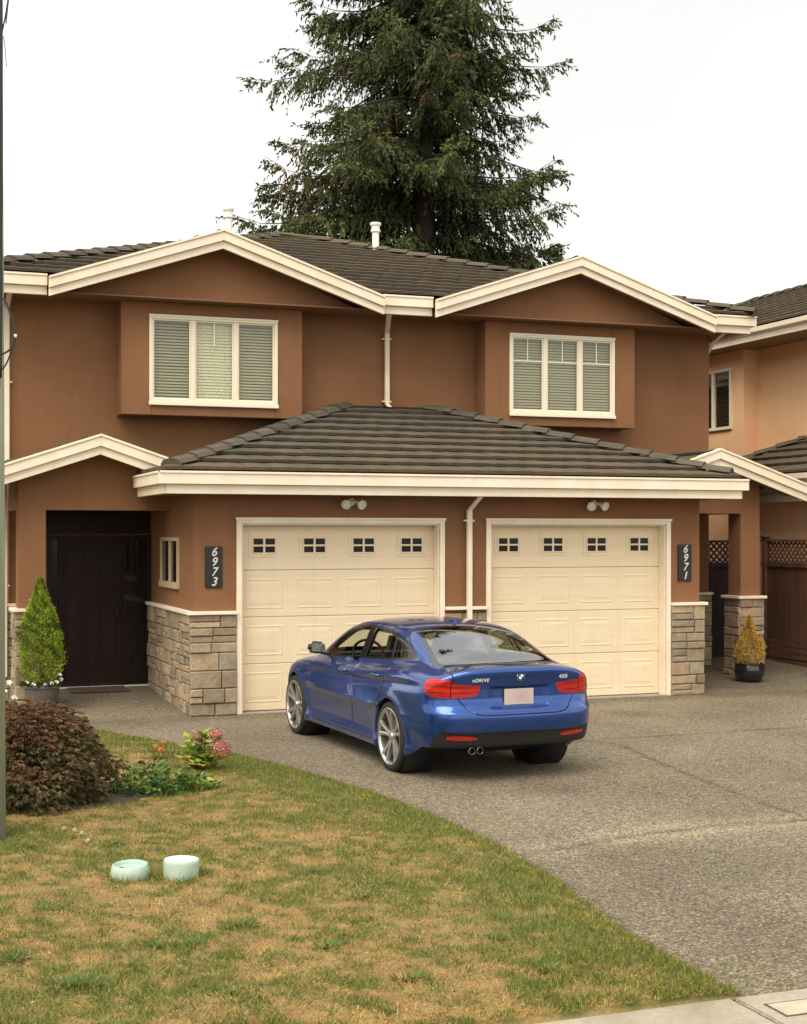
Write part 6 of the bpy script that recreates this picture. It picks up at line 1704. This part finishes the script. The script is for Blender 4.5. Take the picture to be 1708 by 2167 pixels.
# coarse weeds in the lawn
wds = [(61,1799,1.0), (242,1793,1.3), (26,2039,1.0), (156,2093,1.3), (509,1964,1.0), (409,2005,1.0), (20,1785,.8), (1045,1993,.7), (650,1850,.9), (770,1905,.9), (430,1760,.8), (240,1770,.7), (700,2010,.9), (330,2010,.8), (560,1790,.8), (870,2080,.9), (1160,2060,.9), (100,1930,.7), (480,2110,.8), (300,1790,.9)]
P, D, L, Wd, CO = [], [], [], [], []
for px, py, s in wds:
    x, y, _ = from_px(px, py, 3050*2.32/(py-1128)); m = int(70*s)
    a = rng.uniform(0, 6.283, m); r_ = rng.uniform(0, .09*s, m)
    P.append(np.stack([x+r_*np.cos(a)*1.4, y+r_*np.sin(a), np.full(m, lawn_h(x, y)-.004)], 1)); D.append(np.stack([np.cos(a), np.sin(a), rng.uniform(.25, 1.1, m)], 1)); L.append(rng.uniform(.03, .065, m)*s); Wd.append(rng.uniform(.004, .008, m))
    CO.append(np.array([[.075,.125,.025]])*rng.uniform(.6, 1.6, (m,1))*np.array([[1, 1, 1]]))
P, D, L, Wd, CO = [np.concatenate(q) for q in (P, D, L, Wd, CO)]; D = unit(D)
o = leaf_mesh('lawn_weeds', P, D, unit(np.cross(D, np.array([0,0,1.0]))), L, Wd, CO, LM, None, (0,0,0)); tag(o, 'coarse green weed tufts scattered through the dry lawn', 'weeds', kind='stuff')
# litter of dry leaves along the lawn and drive
n = 420; y = rng.uniform(-12, -.5, n); xe = np.interp(y, [p[1] for p in LAWN_EDGE][::-1], [p[0] for p in LAWN_EDGE][::-1]); x = xe+np.abs(rng.normal(size=n))*.30+.01
D = unit(np.stack([rng.normal(size=n), rng.normal(size=n), rng.uniform(-.05, .25, n)], 1))
o = leaf_mesh('leaf_litter', np.stack([x, y, np.full(n, .006)+drive_z(x, y)], 1), D, unit(np.cross(D, np.array([0,0,1.0]))), rng.uniform(.010, .026, n), .005, np.array([[.30,.19,.08]])*rng.uniform(.4, 1.3, (n,1)), LM)
tag(o, 'dry leaf crumbs along the lawn edge of the driveway', 'leaf litter', kind='stuff')

# ---- utility pole with its cables
cR = Vector((math.cos(R(YAW)), -math.sin(R(YAW)), 0))
base = Vector((-3.483, -7.06, 0)); pc = base-cR*.150
pole = empty('utility_pole', (pc.x, pc.y, 0)); tag(pole, 'weathered grey green utility pole with black cables at the left edge of the lawn', 'utility pole')
b = MB(); b.smooth = True; b.tube([pc+Vector((0,0,-.1)), pc+Vector((0,0,3)), pc+Vector((-.003,0,6)), pc+Vector((-.008,0,11))], [.155, .145, .137, .12], 28); b.build('shaft', M['pole'], pole, smooth=True)
def cp(dx, py): return base+cR*(dx/282.)+Vector((0,0,2.35-(py-1128)/282.))+Vector((cR.y, -cR.x, 0))*.05
cb_ = [([( -3.5,-220), (-3,60), (-3.5,130), (-4,180), (-3,260), (-4,350), (-3,420), (-4.5,500), (-3,560), (-3.5,620), (-4,690), (-5,800)], .0125),
       ([(-8,-220), (-6,100), (-7,300), (-6,500), (-8,700), (-7,820)], .009),
       ([(16,-30), (9,20), (4,48), (-3,78), (-6,110)], .0055), ([(20,-40), (12,5), (9,35), (7,52)], .0045), ([(2,80), (6,110), (8,145)], .003),
       ([(-5,628), (8,640), (16,665), (24,690), (28,715), (22,735), (8,747), (-6,752)], .0075), ([(28,712), (22,732), (14,758), (4,778), (-8,790)], .006)]
for pts, r_ in cb_:
    m_ = MB(); m_.smooth = True; P3 = [cp(*p) for p in pts]
    # smooth the polyline once
    Q = [P3[0]]
    for a_, b_ in zip(P3, P3[1:]): Q += [a_.lerp(b_, .25), a_.lerp(b_, .75)]
    Q.append(P3[-1]); m_.tube(Q, r_, 8); m_.build('cable', M['cable'], pole)
b = MB(); b.smooth = True; q = cp(27, 712); b.tube([q-Vector((0,0,.012)), q+Vector((0,0,.012))], .010, 8); b.build('cable_clip', M['white'], pole)
